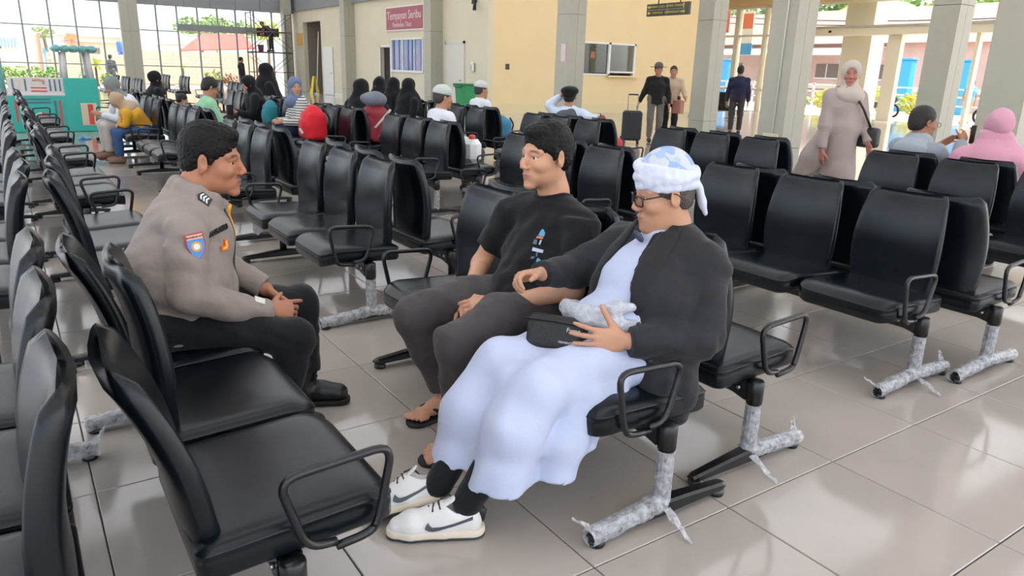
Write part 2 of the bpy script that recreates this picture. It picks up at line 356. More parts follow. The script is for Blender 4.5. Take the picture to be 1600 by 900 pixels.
MB().b2((GX-0.4, 8.5, 3.28), (GX+0.2, 20.3, 3.36), bev=0.01).build('header_cap', M_acp, g2)
MB().box((GX-0.37, 17.9, 3.16), (0.05, 0.12, 0.08), bev=0.02).build('door_sensor', M_dark, g2)
for a, b in [(21.2, 22.5), (22.7, 23.95)]: MB().b2((GX-0.004, a, 0.05), (GX+0.004, b, 4.2)).build('glass_pane', M_glass, g2)
for a, b in [(9.75, 12.5), (12.7, 15.17), (15.67, 20.2)]: MB().b2((GX-0.004, a, 3.36), (GX+0.004, b, 4.2)).build('glass_pane', M_glass, g2)
MB().b2((GX-0.1, 8.5, 4.3), (GX+0.2, 20.9, 5.6)).b2((GX-0.1, 20.9, 4.3), (GX+0.2, 24.2, 5.6)).build('upper_wall', M_cream_lit, g2)
MB().b2((GX+0.6, 16.75, 0), (GX+1.5, 17.95, 5.6), bev=0.01).build('outer_pillar', mat('pillar_cream', '#cfc6ae', 0.6), g2)
MB().b2((GX, 20.2, 0), (GX+0.3, 20.95, 5.6)).build('pier', M_frame, g2)
# ------------------------------------------------------------------ benches
def vinyl(name, col):
    m = mat(name, col, 0.33, spec=0.36, bump=0.05, bscale=420); return m
M_vin = vinyl('black_vinyl', '#0a1116'); M_vin.node_tree.nodes['Principled BSDF'].inputs['Roughness'].default_value = 0.27
M_vseam = mat('vinyl_piping', '#0d0f12', 0.4)
M_blk = mat('black_enamel', '#111214', 0.28, spec=0.55)
M_bolt = mat('bolt_steel', '#a8a8a6', 0.3, metal=0.9)
M_wrap = None
def wrap_mat():
    m = bpy.data.materials.new('plastic_wrap'); m.use_nodes = True; n = m.node_tree; b = n.nodes['Principled BSDF']
    b.inputs['Base Color'].default_value = (0.6, 0.61, 0.62, 1); b.inputs['Roughness'].default_value = 0.28
    tc = n.nodes.new('ShaderNodeTexCoord'); t = n.nodes.new('ShaderNodeTexNoise'); t.inputs['Scale'].default_value = 45; t.inputs['Detail'].default_value = 3; t.inputs['Distortion'].default_value = 0.3
    r = n.nodes.new('ShaderNodeMapRange'); r.inputs[1].default_value = 0.35; r.inputs[2].default_value = 0.65; r.inputs[3].default_value = 0.34; r.inputs[4].default_value = 0.7
    n.links.new(tc.outputs['Object'], t.inputs[0]); n.links.new(t.outputs[0], r.inputs[0]); n.links.new(r.outputs[0], b.inputs['Alpha'])
    bn = n.nodes.new('ShaderNodeBump'); bn.inputs['Strength'].default_value = 0.6; bn.inputs['Distance'].default_value = 0.01
    n.links.new(t.outputs[0], bn.inputs['Height']); n.links.new(bn.outputs[0], b.inputs['Normal']); return m
M_wrap = wrap_mat()
def rrect(w, h, r, n=5, rt=None):
    """rounded rectangle outline centred on 0; rt = radius of the +x corners"""
    o = []
    for (cx, cy, a0, rr) in [(w/2, h/2, 0, rt or r), (-w/2, h/2, 90, r), (-w/2, -h/2, 180, r), (w/2, -h/2, 270, rt or r)]:
        sx = 1 if cx > 0 else -1; sy = 1 if cy > 0 else -1
        for k in range(n+1):
            a = math.radians(a0+90*k/n); o.append((cx-sx*rr+rr*math.cos(a), cy-sy*rr+rr*math.sin(a)))
    return o
def loft(rings, cap0=True, cap1=True):
    mb = MB(); n = len(rings[0]); vs = [p for r in rings for p in r]; fs = []
    for i in range(len(rings)-1):
        for k in range(n): fs.append([i*n+k, i*n+(k+1) % n, (i+1)*n+(k+1) % n, (i+1)*n+k])
    mb.add(vs, fs, True)
    for i, c in ((0, cap0), (len(rings)-1, cap1)):
        if not c: continue
        r = rings[i]; cen = tuple(sum(p[j] for p in r)/n for j in range(3)); vs2 = list(r)+[cen]
        mb.add(vs2, [[k, (k+1) % n, n] for k in range(n)], True)
    return mb
def weld(me, d=1e-5):
    bm = bmesh.new(); bm.from_mesh(me); bmesh.ops.remove_doubles(bm, verts=bm.verts, dist=d); bmesh.ops.recalc_face_normals(bm, faces=bm.faces); bm.to_mesh(me); bm.free(); return me
SW = 0.518
def seat_mesh():
    D = 0.47; cx = 0.04
    def sag(x, y): 
        t = (x-cx)/(D/2); z = 0.012*t - (0.03*max(0, t-0.55)**2/0.2) - 0.008*(1-(y/(SW/2))**2)*(1-t*t)
        return z
    rings = []
    for ins, z in [(0.03, 0.350), (0.008, 0.354), (0.0, 0.366), (0.0, 0.405), (0.002, 0.418), (-0.001, 0.421), (0.002, 0.424), (0.010, 0.433), (0.026, 0.441), (0.06, 0.446), (0.12, 0.448)]:
        o = rrect(D-2*ins, SW-2*ins, max(0.02, 0.035-ins*0.3), 6, max(0.03, 0.075-ins*0.3))
        rings.append([(cx+a, b, z+sag(cx+a, b)) for a, b in o])
    return weld(loft(rings).mesh('seat'))
def back_mesh():
    # centre line of the padded shell (x, z), front face towards +x
    prof = [(-0.125, 0.345), (-0.148, 0.41), (-0.152, 0.50), (-0.150, 0.58), (-0.155, 0.66), (-0.168, 0.74), (-0.186, 0.81), (-0.204, 0.86), (-0.218, 0.888)]
    L = [0]
    for a, b in zip(prof[:-1], prof[1:]): L.append(L[-1]+math.hypot(b[0]-a[0], b[1]-a[1]))
    T = L[-1]
    def at(s):
        s = max(0, min(T, s))
        for i in range(len(L)-1):
            if s <= L[i+1]+1e-9:
                t = (s-L[i])/(L[i+1]-L[i]); a, b = prof[i], prof[i+1]; q = (a[0]+(b[0]-a[0])*t, a[1]+(b[1]-a[1])*t)
                d0 = (prof[min(i+1, 8)][0]-prof[max(i-1, 0)][0], prof[min(i+1, 8)][1]-prof[max(i-1, 0)][1]); d1 = (prof[min(i+2, 8)][0]-prof[i][0], prof[min(i+2, 8)][1]-prof[i][1])
                d = (d0[0]*(1-t)+d1[0]*t, d0[1]*(1-t)+d1[1]*t); l = math.hypot(*d); return q, (d[1]/l, -d[0]/l)
    def wid(s):
        t = s/T; return 0.372+0.078*math.sin(PI*min(1, max(0, (t*0.95+0.03))))**0.9
    # grid: rows along s, columns around a flattened section (front face, side, rear face)
    rows = []; NS = 16
    for i in range(NS+1):
        s = T*i/NS; e = min(1, (min(s, T-s)/0.035)); th = (0.028-0.006*s/T)*(0.35+0.65*math.sqrt(max(0, e*(2-e)))); wd = wid(s)/2*(0.93+0.07*math.sqrt(max(0, e*(2-e))))
        q, nrm = at(s); sec = []
        for (u, v) in [(-0.55, 1.0), (0.0, 0.86), (0.55, 1.0), (0.86, 1.12), (0.95, 1.1), (0.985, 0.82), (0.992, 0.6), (1.0, 0.5), (1.0, -0.35), (0.97, -0.8), (0.9, -1.05), (0.5, -1.0), (0, -0.95), (-0.5, -1.0), (-0.9, -1.05), (-0.97, -0.8), (-1.0, -0.35), (-1.0, 0.5), (-0.992, 0.6), (-0.985, 0.82), (-0.95, 1.1), (-0.86, 1.12)]:
            cv = 0.030*u*u*(0.55+0.45*s/T)-0.010; sec.append((q[0]+nrm[0]*(th*v+cv), u*wd, q[1]+nrm[1]*(th*v+cv)))
        rows.append(sec)
    return weld(loft(rows).mesh('backrest'))
ME_seat = seat_mesh(); ME_seat.materials.append(M_vin); ME_back = back_mesh(); ME_back.materials.append(M_vin)
def arm_mesh():
    pts = [(0.10, 0.365), (0.03, 0.372), (-0.025, 0.56), (0.245, 0.575), (0.205, 0.385), (0.185, 0.358), (0.10, 0.352)]
    return MB().tube(smooth_path([(a, 0, b) for a, b in pts], 0.05, 5), 0.0105, 8).mesh('armrest')
ME_arm = arm_mesh(); ME_arm.materials.append(M_blk)
LB = 1.64
def post_mesh():
    return MB().lathe([(0.026, 0.05), (0.026, 0.26), (0.031, 0.262), (0.031, 0.342), (0.027, 0.348), (0.005, 0.35)], n=14).mesh('post')
ME_post = post_mesh(); ME_post.materials.append(M_blk)
def foot_mesh():
    mb = MB(); rings = []
    for x, hw, z0, z1 in [(-0.305, 0.017, 0.03, 0.044), (-0.285, 0.022, 0.026, 0.05), (-0.12, 0.025, 0.028, 0.066), (0, 0.028, 0.028, 0.076), (0.12, 0.025, 0.028, 0.066), (0.285, 0.022, 0.026, 0.05), (0.305, 0.017, 0.03, 0.044)]:
        c = 0.008; rings.append([(x, -hw, z0), (x, hw, z0), (x, hw, z1-c), (x, hw-c, z1), (x, -hw+c, z1), (x, -hw, z1-c)])
    m2 = loft(rings); mb.v, mb.f, mb.sm, mb.mi = m2.v, m2.f, [False]*len(m2.f), m2.mi
    return mb.mesh('foot')
ME_foot = foot_mesh(); ME_foot.materials.append(M_blk)
ME_pad = MB().lathe([(0.026, 0), (0.028, 0.004), (0.028, 0.018), (0.02, 0.026), (0.012, 0.032)], n=14).mesh('foot_pad'); ME_pad.materials.append(M_blk)
def beam_mesh():
    mb = MB().b2((-0.026, 0.0, 0.275), (0.026, LB, 0.335), bev=0.006)
    for y0, sg in ((0.0, 1), (LB, -1)): mb.prism([(y0+sg*0.02, 0.268), (y0+sg*0.17, 0.30), (y0+sg*0.17, 0.338), (y0+sg*0.02, 0.345)], -0.03, 0.03, 'x')
    return mb.mesh('beam')
ME_beam = beam_mesh(); ME_beam.materials.append(M_blk)
ME_bolt = MB().lathe([(0.009, -0.004), (0.009, 0.003), (0.005, 0.006)], n=8).mesh('bolt'); ME_bolt.materials.append(M_bolt)
def bracket_mesh():
    mb = MB()
    for s in (-1, 1): mb.tube(smooth_path([(0.17, s*0.12, 0.345), (0.03, s*0.12, 0.338), (-0.10, s*0.12, 0.335), (-0.145, s*0.12, 0.37), (-0.165, s*0.12, 0.46)], 0.04, 4), 0.01, 6)
    mb.b2((-0.06, -0.14, 0.33), (0.1, 0.14, 0.352)); return mb.mesh('seat_bracket')
ME_brk = bracket_mesh(); ME_brk.materials.append(M_blk)
def crumple_tube(pts, r, seed, n=14, amp=0.35, name='plastic_wrap', flat=None):
    rnd = random.Random(seed); P = smooth_path(pts, 0.02, 3); Q = []
    for a, b in zip(P[:-1], P[1:]):
        k = max(1, int((b-a).length/0.012))
        for i in range(k): Q.append(a.lerp(b, i/k))
    Q.append(P[-1]); mb = MB(); vs = []; d = (Q[-1]-Q[0]).normalized(); up = Vector((0, 0, 1)) if abs(d.z) < 0.8 else Vector((1, 0, 0))
    u = (up-d*up.dot(d)).normalized(); v = d.cross(u); prev = [0]*n
    for i, p in enumerate(Q):
        rr = r(i/(len(Q)-1)) if callable(r) else r
        for k in range(n):
            prev[k] = prev[k]*0.55+rnd.uniform(-1, 1)*0.5; a = 2*PI*k/n
            f = rr*(1.12+amp*prev[k]); q = p+(u*math.cos(a)+v*math.sin(a))*f
            q.z = max(q.z, 0.002); vs.append(q)
    N = len(Q); fs = [[i*n+k, i*n+(k+1) % n, (i+1)*n+(k+1) % n, (i+1)*n+k] for i in range(N-1) for k in range(n)]
    mb.add(vs, fs, False)
    return mb
def rag(mb, base, tip, wd, seed):
    """loose torn tail of wrap, a crumpled strip with thickness"""
    rnd = random.Random(seed); A = Vector(base); B = Vector(tip); d = (B-A); s = d.cross(Vector((0, 0, 1))).normalized(); N = 7; vs = []
    for i in range(N+1):
        t = i/N; p = A+d*t; wv = wd*(1-t*0.75)
        for k in (-1, 0, 1): vs.append((p.x+s.x*wv*k+rnd.uniform(-1, 1)*0.004, p.y+s.y*wv*k+rnd.uniform(-1, 1)*0.004, max(0.003, p.z+rnd.uniform(-1, 1)*0.006)))
    for off in (0, 0.0025):
        mb.add([(a, b, c+off) for a, b, c in vs], [[i*3+k, i*3+k+1, (i+1)*3+k+1, (i+1)*3+k] for i in range(N) for k in (0, 1)])
    return mb
NB = 0
def bench(x, y, face, label, wrap=None, tilt=(0, 0, 0), group='three-seat waiting benches', lod=0, n=3, arms=(1, 1), rz=0.0):
    """wrap: dict leg index -> string of post/front/rear ; tilt: extra recline of each backrest in degrees (seat order from -y)"""
    global NB; NB += 1
    o = empty('waiting_bench', (x, y, 0), rz, label, 'bench', group)
    ax = 1 if face > 0 else -1
    def put(name, me, par=None, loc=(0, 0, 0), mirror=True, rot=None):
        ob = link(name, me, None, par or o, loc)
        if mirror and ax < 0: ob.scale = (-1, 1, 1)
        if rot: ob.rotation_euler = rot
        return ob
    put('beam', ME_beam)
    for i in range(n):
        yc = 0.27+0.55*i
        put('seat', ME_seat, loc=(0, yc, 0))
        t = tilt[i]
        if t:   # reclined: turn about the lower edge of the shell
            a = math.radians(t); px, pz = -0.15*ax, 0.39
            ob = put('backrest', ME_back); R = Matrix.Rotation(-a*ax, 4, 'Y')
            ob.matrix_local = Matrix.Translation((px, yc, pz-(0.055 if t >= 10 else 0))) @ R @ Matrix.Translation((-px, 0, -pz)) @ (Matrix.Scale(-1, 4, (1, 0, 0)) if ax < 0 else Matrix.Identity(4))
        else: put('backrest', ME_back, loc=(0, yc, 0))
        if lod < 2: put('seat_bracket', ME_brk, loc=(0, yc, 0))
    for k, yy in enumerate((-0.012, LB+0.012)):
        if arms[k]: put('armrest', ME_arm, loc=(0, yy, 0))
    for k, yy in enumerate((0.0, LB)):
        p = put('leg', ME_post, loc=(0, yy, 0), mirror=False)
        put('foot', ME_foot, p, mirror=False)
        if lod < 2:
            for sx in (-1, 1): put('foot_pad', ME_pad, p, (sx*0.275, 0, 0), mirror=False)
        if lod < 1:
            for q in (0.05, 0.1):
                b = put('bolt', ME_bolt, None, (0.034*ax if False else -0.034, yy+(q if k == 0 else -q), 0.31), mirror=False, rot=(0, -PI/2, 0))
        wv = (wrap or {}).get(k, '')
        sd = int(x*100+y*37+k*11)
        if 'post' in wv: crumple_tube([(0, 0, 0.06), (0, 0, 0.255)], 0.0265, sd, amp=0.06).build('plastic_wrap', M_wrap, p)
        for nm, s in (('front', 1), ('rear', -1)):
            if nm in wv:
                s2 = s*ax; mb = crumple_tube([(0.0, 0, 0.062), (s2*0.12, 0, 0.05), (s2*0.31, 0, 0.036)], lambda t: 0.031-0.004*t, sd+s, amp=0.14)
                if 'rag' in wv:
                    rag(mb, (0, 0, 0.06), (-0.02, -0.16, 0.005), 0.02, sd); rag(mb, (s2*0.29, 0, 0.05), (s2*0.34, 0.05, 0.09), 0.016, sd+4); rag(mb, (0.01, 0.02, 0.07), (0.08, 0.1, 0.01), 0.015, sd+6)
                mb.build('plastic_wrap', M_wrap, p)
    return o
# row 1 (left) faces the officer's neighbours; label texts single each bench out
bench(0.40, 1.43, 1, 'nearest bench on the left, the uniformed officer sits on its far seat', tilt=(11, 0, 11), wrap={1: 'rear'})
bench(-0.19, 1.21, -1, 'bench at the bottom left corner, back to back with the officer\'s bench', wrap={1: 'rear rag'})
bench(1.63, 1.47, -1, 'bench carrying the man in white robe and the man in black T-shirt', wrap={0: 'post front rag'})
bench(2.165, 1.55, 1, 'empty bench back to back with the bench of the two seated men', wrap={0: 'post front rag'})
bench(3.49, 1.63, -1, 'empty bench in the right foreground with plastic-wrapped feet, facing the men', wrap={0: 'post front rear rag'})
bench(4.0, 1.53, 1, 'bench in the right foreground turned away, behind the empty facing bench', wrap={0: 'post front rear'})
bench(5.42, 1.70, -1, 'bench cut by the right picture edge, in front of the phone man', lod=0)
bench(6.05, 1.70, 1, 'bench that the man with the phone and the woman in pink sit on')
bench(0.40, 3.85, 1, 'second bench in the officer\'s row, just behind his back', tilt=(8, 4, 0))
bench(-0.19, 3.75, -1, 'second bench along the left edge, facing left', tilt=(0, 3, 0))
bench(1.60, 3.77, -1, 'empty bench in the middle between the officer and the T-shirt man', wrap={0: 'post front rear'})
bench(2.15, 3.80, 1, 'empty bench seen from behind, backing the middle bench', wrap={})
bench(3.45, 3.88, -1, 'bench directly behind the head of the T-shirt man')
bench(3.98, 3.95, 1, 'bench seen from behind, to the right of the T-shirt man\'s head')
bench(5.40, 4.02, -1, 'empty bench behind the white turban, in front of the entrance columns')
bench(6.05, 4.12, 1, 'bench facing the entrance, left of the woman in taupe dress')
Ys = [6.2, 8.55, 11.0, 13.4, 15.8]
ordn = ['third', 'fourth', 'fifth', 'sixth', 'seventh']
for k, yy in enumerate(Ys):
    if k < 4:
        bench(0.40, yy, 1, ordn[k]+' bench from the camera in the left row facing right', lod=1, tilt=(5, 0, 4))
        bench(-0.19, yy-0.1, -1, ordn[k]+' bench from the camera along the left edge, facing left', lod=1)
for k, yy in enumerate([6.05, 8.75, 11.1, 13.5]):
    bench(1.58, yy, -1, ['third bench in the middle row, left of the officer\'s nose', 'bench in front of the man in green shirt, facing left', 'bench the bowed child in yellow jacket sits on', 'far bench beyond the bowed child, facing left'][k], lod=1, wrap={0: 'post'})
    bench(2.12, yy+0.09, 1, ['third bench seen from behind in the middle row', 'bench the man in green shirt sits on', 'bench the dark veiled mother and child sit on', 'far bench beyond the veiled mother, facing right'][k], lod=1)
for k, yy in enumerate([6.42, 8.85, 11.25, 13.6]):
    bench(3.45, yy, -1, ['trio of empty backs in the centre in front of the capped old man', 'bench with the red backpack and the woman in striped top', 'bench the black-veiled woman with phone sits on', 'far bench beyond the black-veiled woman'][k], lod=1, wrap={0: 'post'})
    bench(3.98, yy+0.09, 1, ['bench the old man in white cap sits on', 'bench the single veiled figure sits on', 'bench seen from behind past the striped woman', 'far bench seen from behind near the scaffold'][k], lod=1)
for k, yy in enumerate([6.42, 8.9, 10.66]):
    bench(5.40, yy, -1, ['bench in front of the boy in black cap', 'bench to the left of the trash bin with the blue bag', 'bench of the three veiled women by the office window'][k], lod=1)
    bench(6.05, yy+0.09, 1, ['bench the boy in black cap sits on', 'bench the man in striped cap sits on near the bin', 'bench behind the three veiled women'][k], lod=1)
for k, (xx, yy) in enumerate([(2.95, 22.3), (2.95, 24.6), (2.95, 26.9), (5.05, 20.2), (5.05, 22.5), (5.0, 26.7), (4.8, 29.0)]):
    bench(xx, yy, -1, ['small distant bench just right of the play train, nearest of its row', 'small distant bench in the middle of the row behind the play train', 'small distant bench closest to the far glass behind the play train', 'small distant bench left of the black-veiled woman with phone', 'small distant bench behind the head of the man in green', 'small distant bench below the far grey column', 'small distant bench at the foot of the glass doors'][k], lod=2, group='distant benches by the far glazing')
bench(20.6, 17.2, 1, 'lone pair of dark seats beside the column at the yellow wall', lod=2)
# ------------------------------------------------------------------ smooth solid modelling (bodies and cloth)
def V3(p): return np.array(p, dtype=np.float32)
def nrm(v): v = np.array(v, dtype=float); return v/np.linalg.norm(v)
class SDF:
    def __init__(s, res=0.006, k=0.02): s.res = res; s.k = k; s.p = []; s.disp = []
    def _a(s, kind, lo, hi, fn, k, op): s.p.append((kind, np.array(lo, float), np.array(hi, float), fn, s.k if k is None else k, op)); return s
    def cone(s, a, b, r1, r2=None, k=None, op='+', sq=None):
        """tapered capsule; sq=(axis, factor) squashes it along a direction"""
        a = V3(a); b = V3(b); r2 = r1 if r2 is None else r2; m = max(r1, r2)
        def fn(X, Y, Z):
            d = b-a; L = float(d@d)+1e-12; px, py, pz = X-a[0], Y-a[1], Z-a[2]
            t = np.clip((px*d[0]+py*d[1]+pz*d[2])/L, 0, 1); qx, qy, qz = px-t*d[0], py-t*d[1], pz-t*d[2]
            if sq is not None:
                ax, f = nrm(sq[0]), sq[1]; c = (qx*ax[0]+qy*ax[1]+qz*ax[2])*(f-1); qx, qy, qz = qx+c*ax[0], qy+c*ax[1], qz+c*ax[2]
            return np.sqrt(qx*qx+qy*qy+qz*qz)-(r1+(r2-r1)*t)
        return s._a('c', np.minimum(a, b)-m, np.maximum(a, b)+m, fn, k, op)
    def chain(s, pts, rs, k=None, op='+', sq=None):
        for i in range(len(pts)-1): s.cone(pts[i], pts[i+1], rs[i], rs[i+1], k, op, sq)
        return s
    def cap(s, a, b, r1, r2=None, k=None, op='+'):
        """tapered cylinder with flat ends (cuffs, hems)"""
        a = V3(a); b = V3(b); r2 = r1 if r2 is None else r2; m = max(r1, r2)
        def fn(X, Y, Z):
            d = b-a; L = float(np.linalg.norm(d)); u = d/L; px, py, pz = X-a[0], Y-a[1], Z-a[2]
            t = px*u[0]+py*u[1]+pz*u[2]; qx, qy, qz = px-t*u[0], py-t*u[1], pz-t*u[2]
            ds = np.sqrt(qx*qx+qy*qy+qz*qz)-(r1+(r2-r1)*np.clip(t/L, 0, 1)); dc = np.abs(t-L/2)-L/2
            return np.maximum(ds, dc)
        return s._a('c', np.minimum(a, b)-m, np.maximum(a, b)+m, fn, k, op)
    def ell(s, c, r, R=None, k=None, op='+'):
        c = V3(c); r = V3(r); R = np.eye(3, dtype=np.float32) if R is None else np.array(R, dtype=np.float32); m = float(max(r)) if R is not None else 0
        ext = np.sqrt(((R*r[None, :])**2).sum(1))
        def fn(X, Y, Z):
            px, py, pz = X-c[0], Y-c[1], Z-c[2]
            u = [(R[0, i]*px+R[1, i]*py+R[2, i]*pz) for i in range(3)]
            k0 = np.sqrt((u[0]/r[0])**2+(u[1]/r[1])**2+(u[2]/r[2])**2); k1 = np.sqrt((u[0]/r[0]**2)**2+(u[1]/r[1]**2)**2+(u[2]/r[2]**2)**2)+1e-6
            return k0*(k0-1)/k1
        return s._a('e', c-ext, c+ext, fn, k, op)
    def box(s, c, h, R=None, rd=0.01, k=None, op='+'):
        c = V3(c); h = V3(h); R = np.eye(3, dtype=np.float32) if R is None else np.array(R, dtype=np.float32); ext = np.abs(R) @ h
        def fn(X, Y, Z):
            px, py, pz = X-c[0], Y-c[1], Z-c[2]; q = [np.abs(R[0, i]*px+R[1, i]*py+R[2, i]*pz)-(h[i]-rd) for i in range(3)]
            o = np.sqrt(np.maximum(q[0], 0)**2+np.maximum(q[1], 0)**2+np.maximum(q[2], 0)**2); return o+np.minimum(np.maximum(q[0], np.maximum(q[1], q[2])), 0)-rd
        return s._a('b', c-ext, c+ext, fn, k, op)
    def plane(s, p, n, k=0.004):
        """keep the side the normal points away from"""
        p = V3(p); n = V3(nrm(n)); fn = lambda X, Y, Z: (X-p[0])*n[0]+(Y-p[1])*n[1]+(Z-p[2])*n[2]
        s.p.append(('pl', None, None, fn, k, '&')); return s
    def noise(s, amp, freq, seed=0, dirs=None, n=7):
        r = random.Random(seed); w = []
        for i in range(n):
            d = nrm([r.gauss(0, 1) for _ in range(3)]) if dirs is None else nrm(np.array(dirs[i % len(dirs)])+np.array([r.gauss(0, .25) for _ in range(3)]))
            w.append((d*freq*(0.6+0.9*r.random()), r.uniform(0, 6.28)))
        s.disp.append((amp, w)); return s
    def eval(s):
        add = [p for p in s.p if p[5] == '+']; mk = max(p[4] for p in add)
        lo = np.min([p[1] for p in add], 0)-s.res*3-mk*0.3-0.01; hi = np.max([p[2] for p in add], 0)+s.res*3+mk*0.3+0.01
        n = np.ceil((hi-lo)/s.res).astype(int)+1
        ax = [(lo[i]+np.arange(n[i])*s.res).astype(np.float32) for i in range(3)]
        D = np.full(n, 10.0, np.float32)
        for kind, l, h, fn, k, op in s.p:
            if kind == 'pl':
                d = fn(ax[0][:, None, None], ax[1][None, :, None], ax[2][None, None, :]); D = np.maximum(D, d).astype(np.float32); continue
            m = k+s.res*3+0.006; i0 = np.clip(((l-m-lo)/s.res).astype(int), 0, n-1); i1 = np.clip(np.ceil((h+m-lo)/s.res).astype(int)+1, 1, n)
            sl = tuple(slice(a, b) for a, b in zip(i0, i1))
            d = fn(ax[0][sl[0]][:, None, None], ax[1][sl[1]][None, :, None], ax[2][sl[2]][None, None, :]).astype(np.float32); o = D[sl]
            if op == '+':
                if k > 0: hh = np.maximum(k-np.abs(o-d), 0)/k; D[sl] = np.minimum(o, d)-hh*hh*k*0.25
                else: D[sl] = np.minimum(o, d)
            else:
                if k > 0: hh = np.maximum(k-np.abs(o+d), 0)/k; D[sl] = np.maximum(o, -d)+hh*hh*k*0.25
                else: D[sl] = np.maximum(o, -d)
        for amp, ws in s.disp:
            idx = np.nonzero(np.abs(D) < 0.05)
            x, y, z = ax[0][idx[0]], ax[1][idx[1]], ax[2][idx[2]]; a = 0
            for wv, ph in ws: a = a+np.sin(x*wv[0]+y*wv[1]+z*wv[2]+ph+1.3*np.sin(x*wv[1]*0.7-z*wv[0]*0.6+ph))
            D[idx] += (amp/math.sqrt(len(ws)))*a
        s.lo = lo; return D
    def mesh(s, name, smooth=1, origin=(0, 0, 0)):
        D = s.eval(); n = D.shape; ins = D < 0
        c = ins[:-1, :-1, :-1].astype(np.int8)
        for dx, dy, dz in [(1, 0, 0), (0, 1, 0), (1, 1, 0), (0, 0, 1), (1, 0, 1), (0, 1, 1), (1, 1, 1)]: c = c+ins[dx:n[0]-1+dx, dy:n[1]-1+dy, dz:n[2]-1+dz]
        act = (c > 0) & (c < 8); ci = np.argwhere(act); idm = np.full(act.shape, -1, np.int64); idm[act] = np.arange(len(ci))
        P = np.zeros((len(ci), 3), np.float32); W = np.zeros(len(ci), np.float32)
        cor = [(i, j, k) for i in (0, 1) for j in (0, 1) for k in (0, 1)]
        val = {q: D[ci[:, 0]+q[0], ci[:, 1]+q[1], ci[:, 2]+q[2]] for q in cor}
        for q in cor:
            for a in range(3):
                if q[a]: continue
                r = list(q); r[a] = 1; r = tuple(r); v0, v1 = val[q], val[r]; m = (v0 < 0) != (v1 < 0); t = v0[m]/(v0[m]-v1[m])
                pt = np.tile(np.array(q, np.float32), (m.sum(), 1)); pt[:, a] += t; P[m] += pt; W[m] += 1
        P = P/W[:, None]+ci; P = P*s.res+s.lo
        Q = []
        for a in range(3):
            b, c2 = (a+1) % 3, (a+2) % 3
            s0 = [slice(None)]*3; s1 = [slice(None)]*3; s0[a] = slice(0, n[a]-1); s1[a] = slice(1, n[a])
            e0 = ins[tuple(s0)]; e1 = ins[tuple(s1)]; ed = np.argwhere(e0 != e1)
            ed = ed[(ed[:, b] > 0) & (ed[:, c2] > 0) & (ed[:, b] < n[b]-1) & (ed[:, c2] < n[c2]-1)]
            fl = e0[ed[:, 0], ed[:, 1], ed[:, 2]]
            def cid(db, dc): t = ed.copy(); t[:, b] -= db; t[:, c2] -= dc; return idm[t[:, 0], t[:, 1], t[:, 2]]
            q = np.stack([cid(0, 0), cid(1, 0), cid(1, 1), cid(0, 1)], 1); q[~fl] = q[~fl][:, ::-1]; Q.append(q)
        Q = np.concatenate(Q); Q = Q[(Q >= 0).all(1)]
        for _ in range(smooth):
            acc = np.zeros_like(P); cnt = np.zeros(len(P), np.float32)
            for i in range(4):
                j = (i+1) % 4
                for (u, v) in ((i, j), (j, i)): np.add.at(acc, Q[:, u], P[Q[:, v]]); np.add.at(cnt, Q[:, u], 1)
            P = P*0.5+0.5*acc/np.maximum(cnt, 1)[:, None]
        P = P-np.array(origin, np.float32)
        me = bpy.data.meshes.new(name); me.vertices.add(len(P)); me.vertices.foreach_set('co', P.astype(np.float32).ravel())
        me.loops.add(len(Q)*4); me.loops.foreach_set('vertex_index', Q.astype(np.int32).ravel()); me.polygons.add(len(Q)); me.polygons.foreach_set('loop_start', np.arange(0, len(Q)*4, 4, dtype=np.int32)); me.polygons.foreach_set('loop_total', np.full(len(Q), 4, np.int32))
        me.update(calc_edges=True); me.validate(); me.polygons.foreach_set('use_smooth', np.ones(len(me.polygons), bool)); s.P = P; return me
    def build(s, name, m, parent, smooth=1):
        org = parent.location if parent else (0, 0, 0)
        me = s.mesh(name, smooth, org); return link(name, me, m, parent)
def paint(ob, fn):
    """per-vertex natural colour: fn(P world) -> N x 3 linear"""
    me = ob.data; n = len(me.vertices); co = np.zeros(n*3, np.float32); me.vertices.foreach_get('co', co); P = co.reshape(-1, 3)+np.array(ob.parent.location, np.float32)
    c = np.ones((n, 4), np.float32); c[:, :3] = fn(P); at = me.color_attributes.new('tint', 'FLOAT_COLOR', 'POINT'); at.data.foreach_set('color', c.ravel())
def tint_mat(name, rough=0.5, spec=0.4, sss=0.0, bump=0.0, bscale=300):
    if name in MATS: return MATS[name]
    m = mat(name, '#808080', rough, spec=spec, bump=bump, bscale=bscale); n = m.node_tree; a = n.nodes.new('ShaderNodeVertexColor'); a.layer_name = 'tint'
    b = n.nodes['Principled BSDF']; n.links.new(a.outputs[0], b.inputs['Base Color'])
    if sss: b.inputs['Subsurface Weight'].default_value = sss; b.inputs['Subsurface Radius'].default_value = (0.01, 0.004, 0.002); b.inputs['Subsurface Scale'].default_value = 1.0
    return m
def cloth(name, col, rough=0.8, bump=0.35, bscale=14, **k): return mat(name, col, rough, spec=0.25, bump=min(1, bump*1.2), bscale=bscale*0.75, sheen=0.1, bdist=0.022, bwarp=0.7, **k)
def axes(az, pitch=0, rollv=0):
    """columns: forward, left, up"""
    a = math.radians(az); p = math.radians(pitch); r = math.radians(rollv)
    f = np.array([math.cos(a)*math.cos(p), math.sin(a)*math.cos(p), math.sin(p)]); l = np.array([-math.sin(a), math.cos(a), 0]); u = np.cross(f, l)
    l2 = l*math.cos(r)+u*math.sin(r); u2 = np.cross(f, l2); return np.stack([f, l2, u2], 1)
M_skin = tint_mat('skin', 0.5, 0.4, sss=0.08)
M_hair = mat('black_hair', '#0b0a09', 0.5, spec=0.22, bump=0.35, bscale=160, stretch=(0.4, 1, 1))
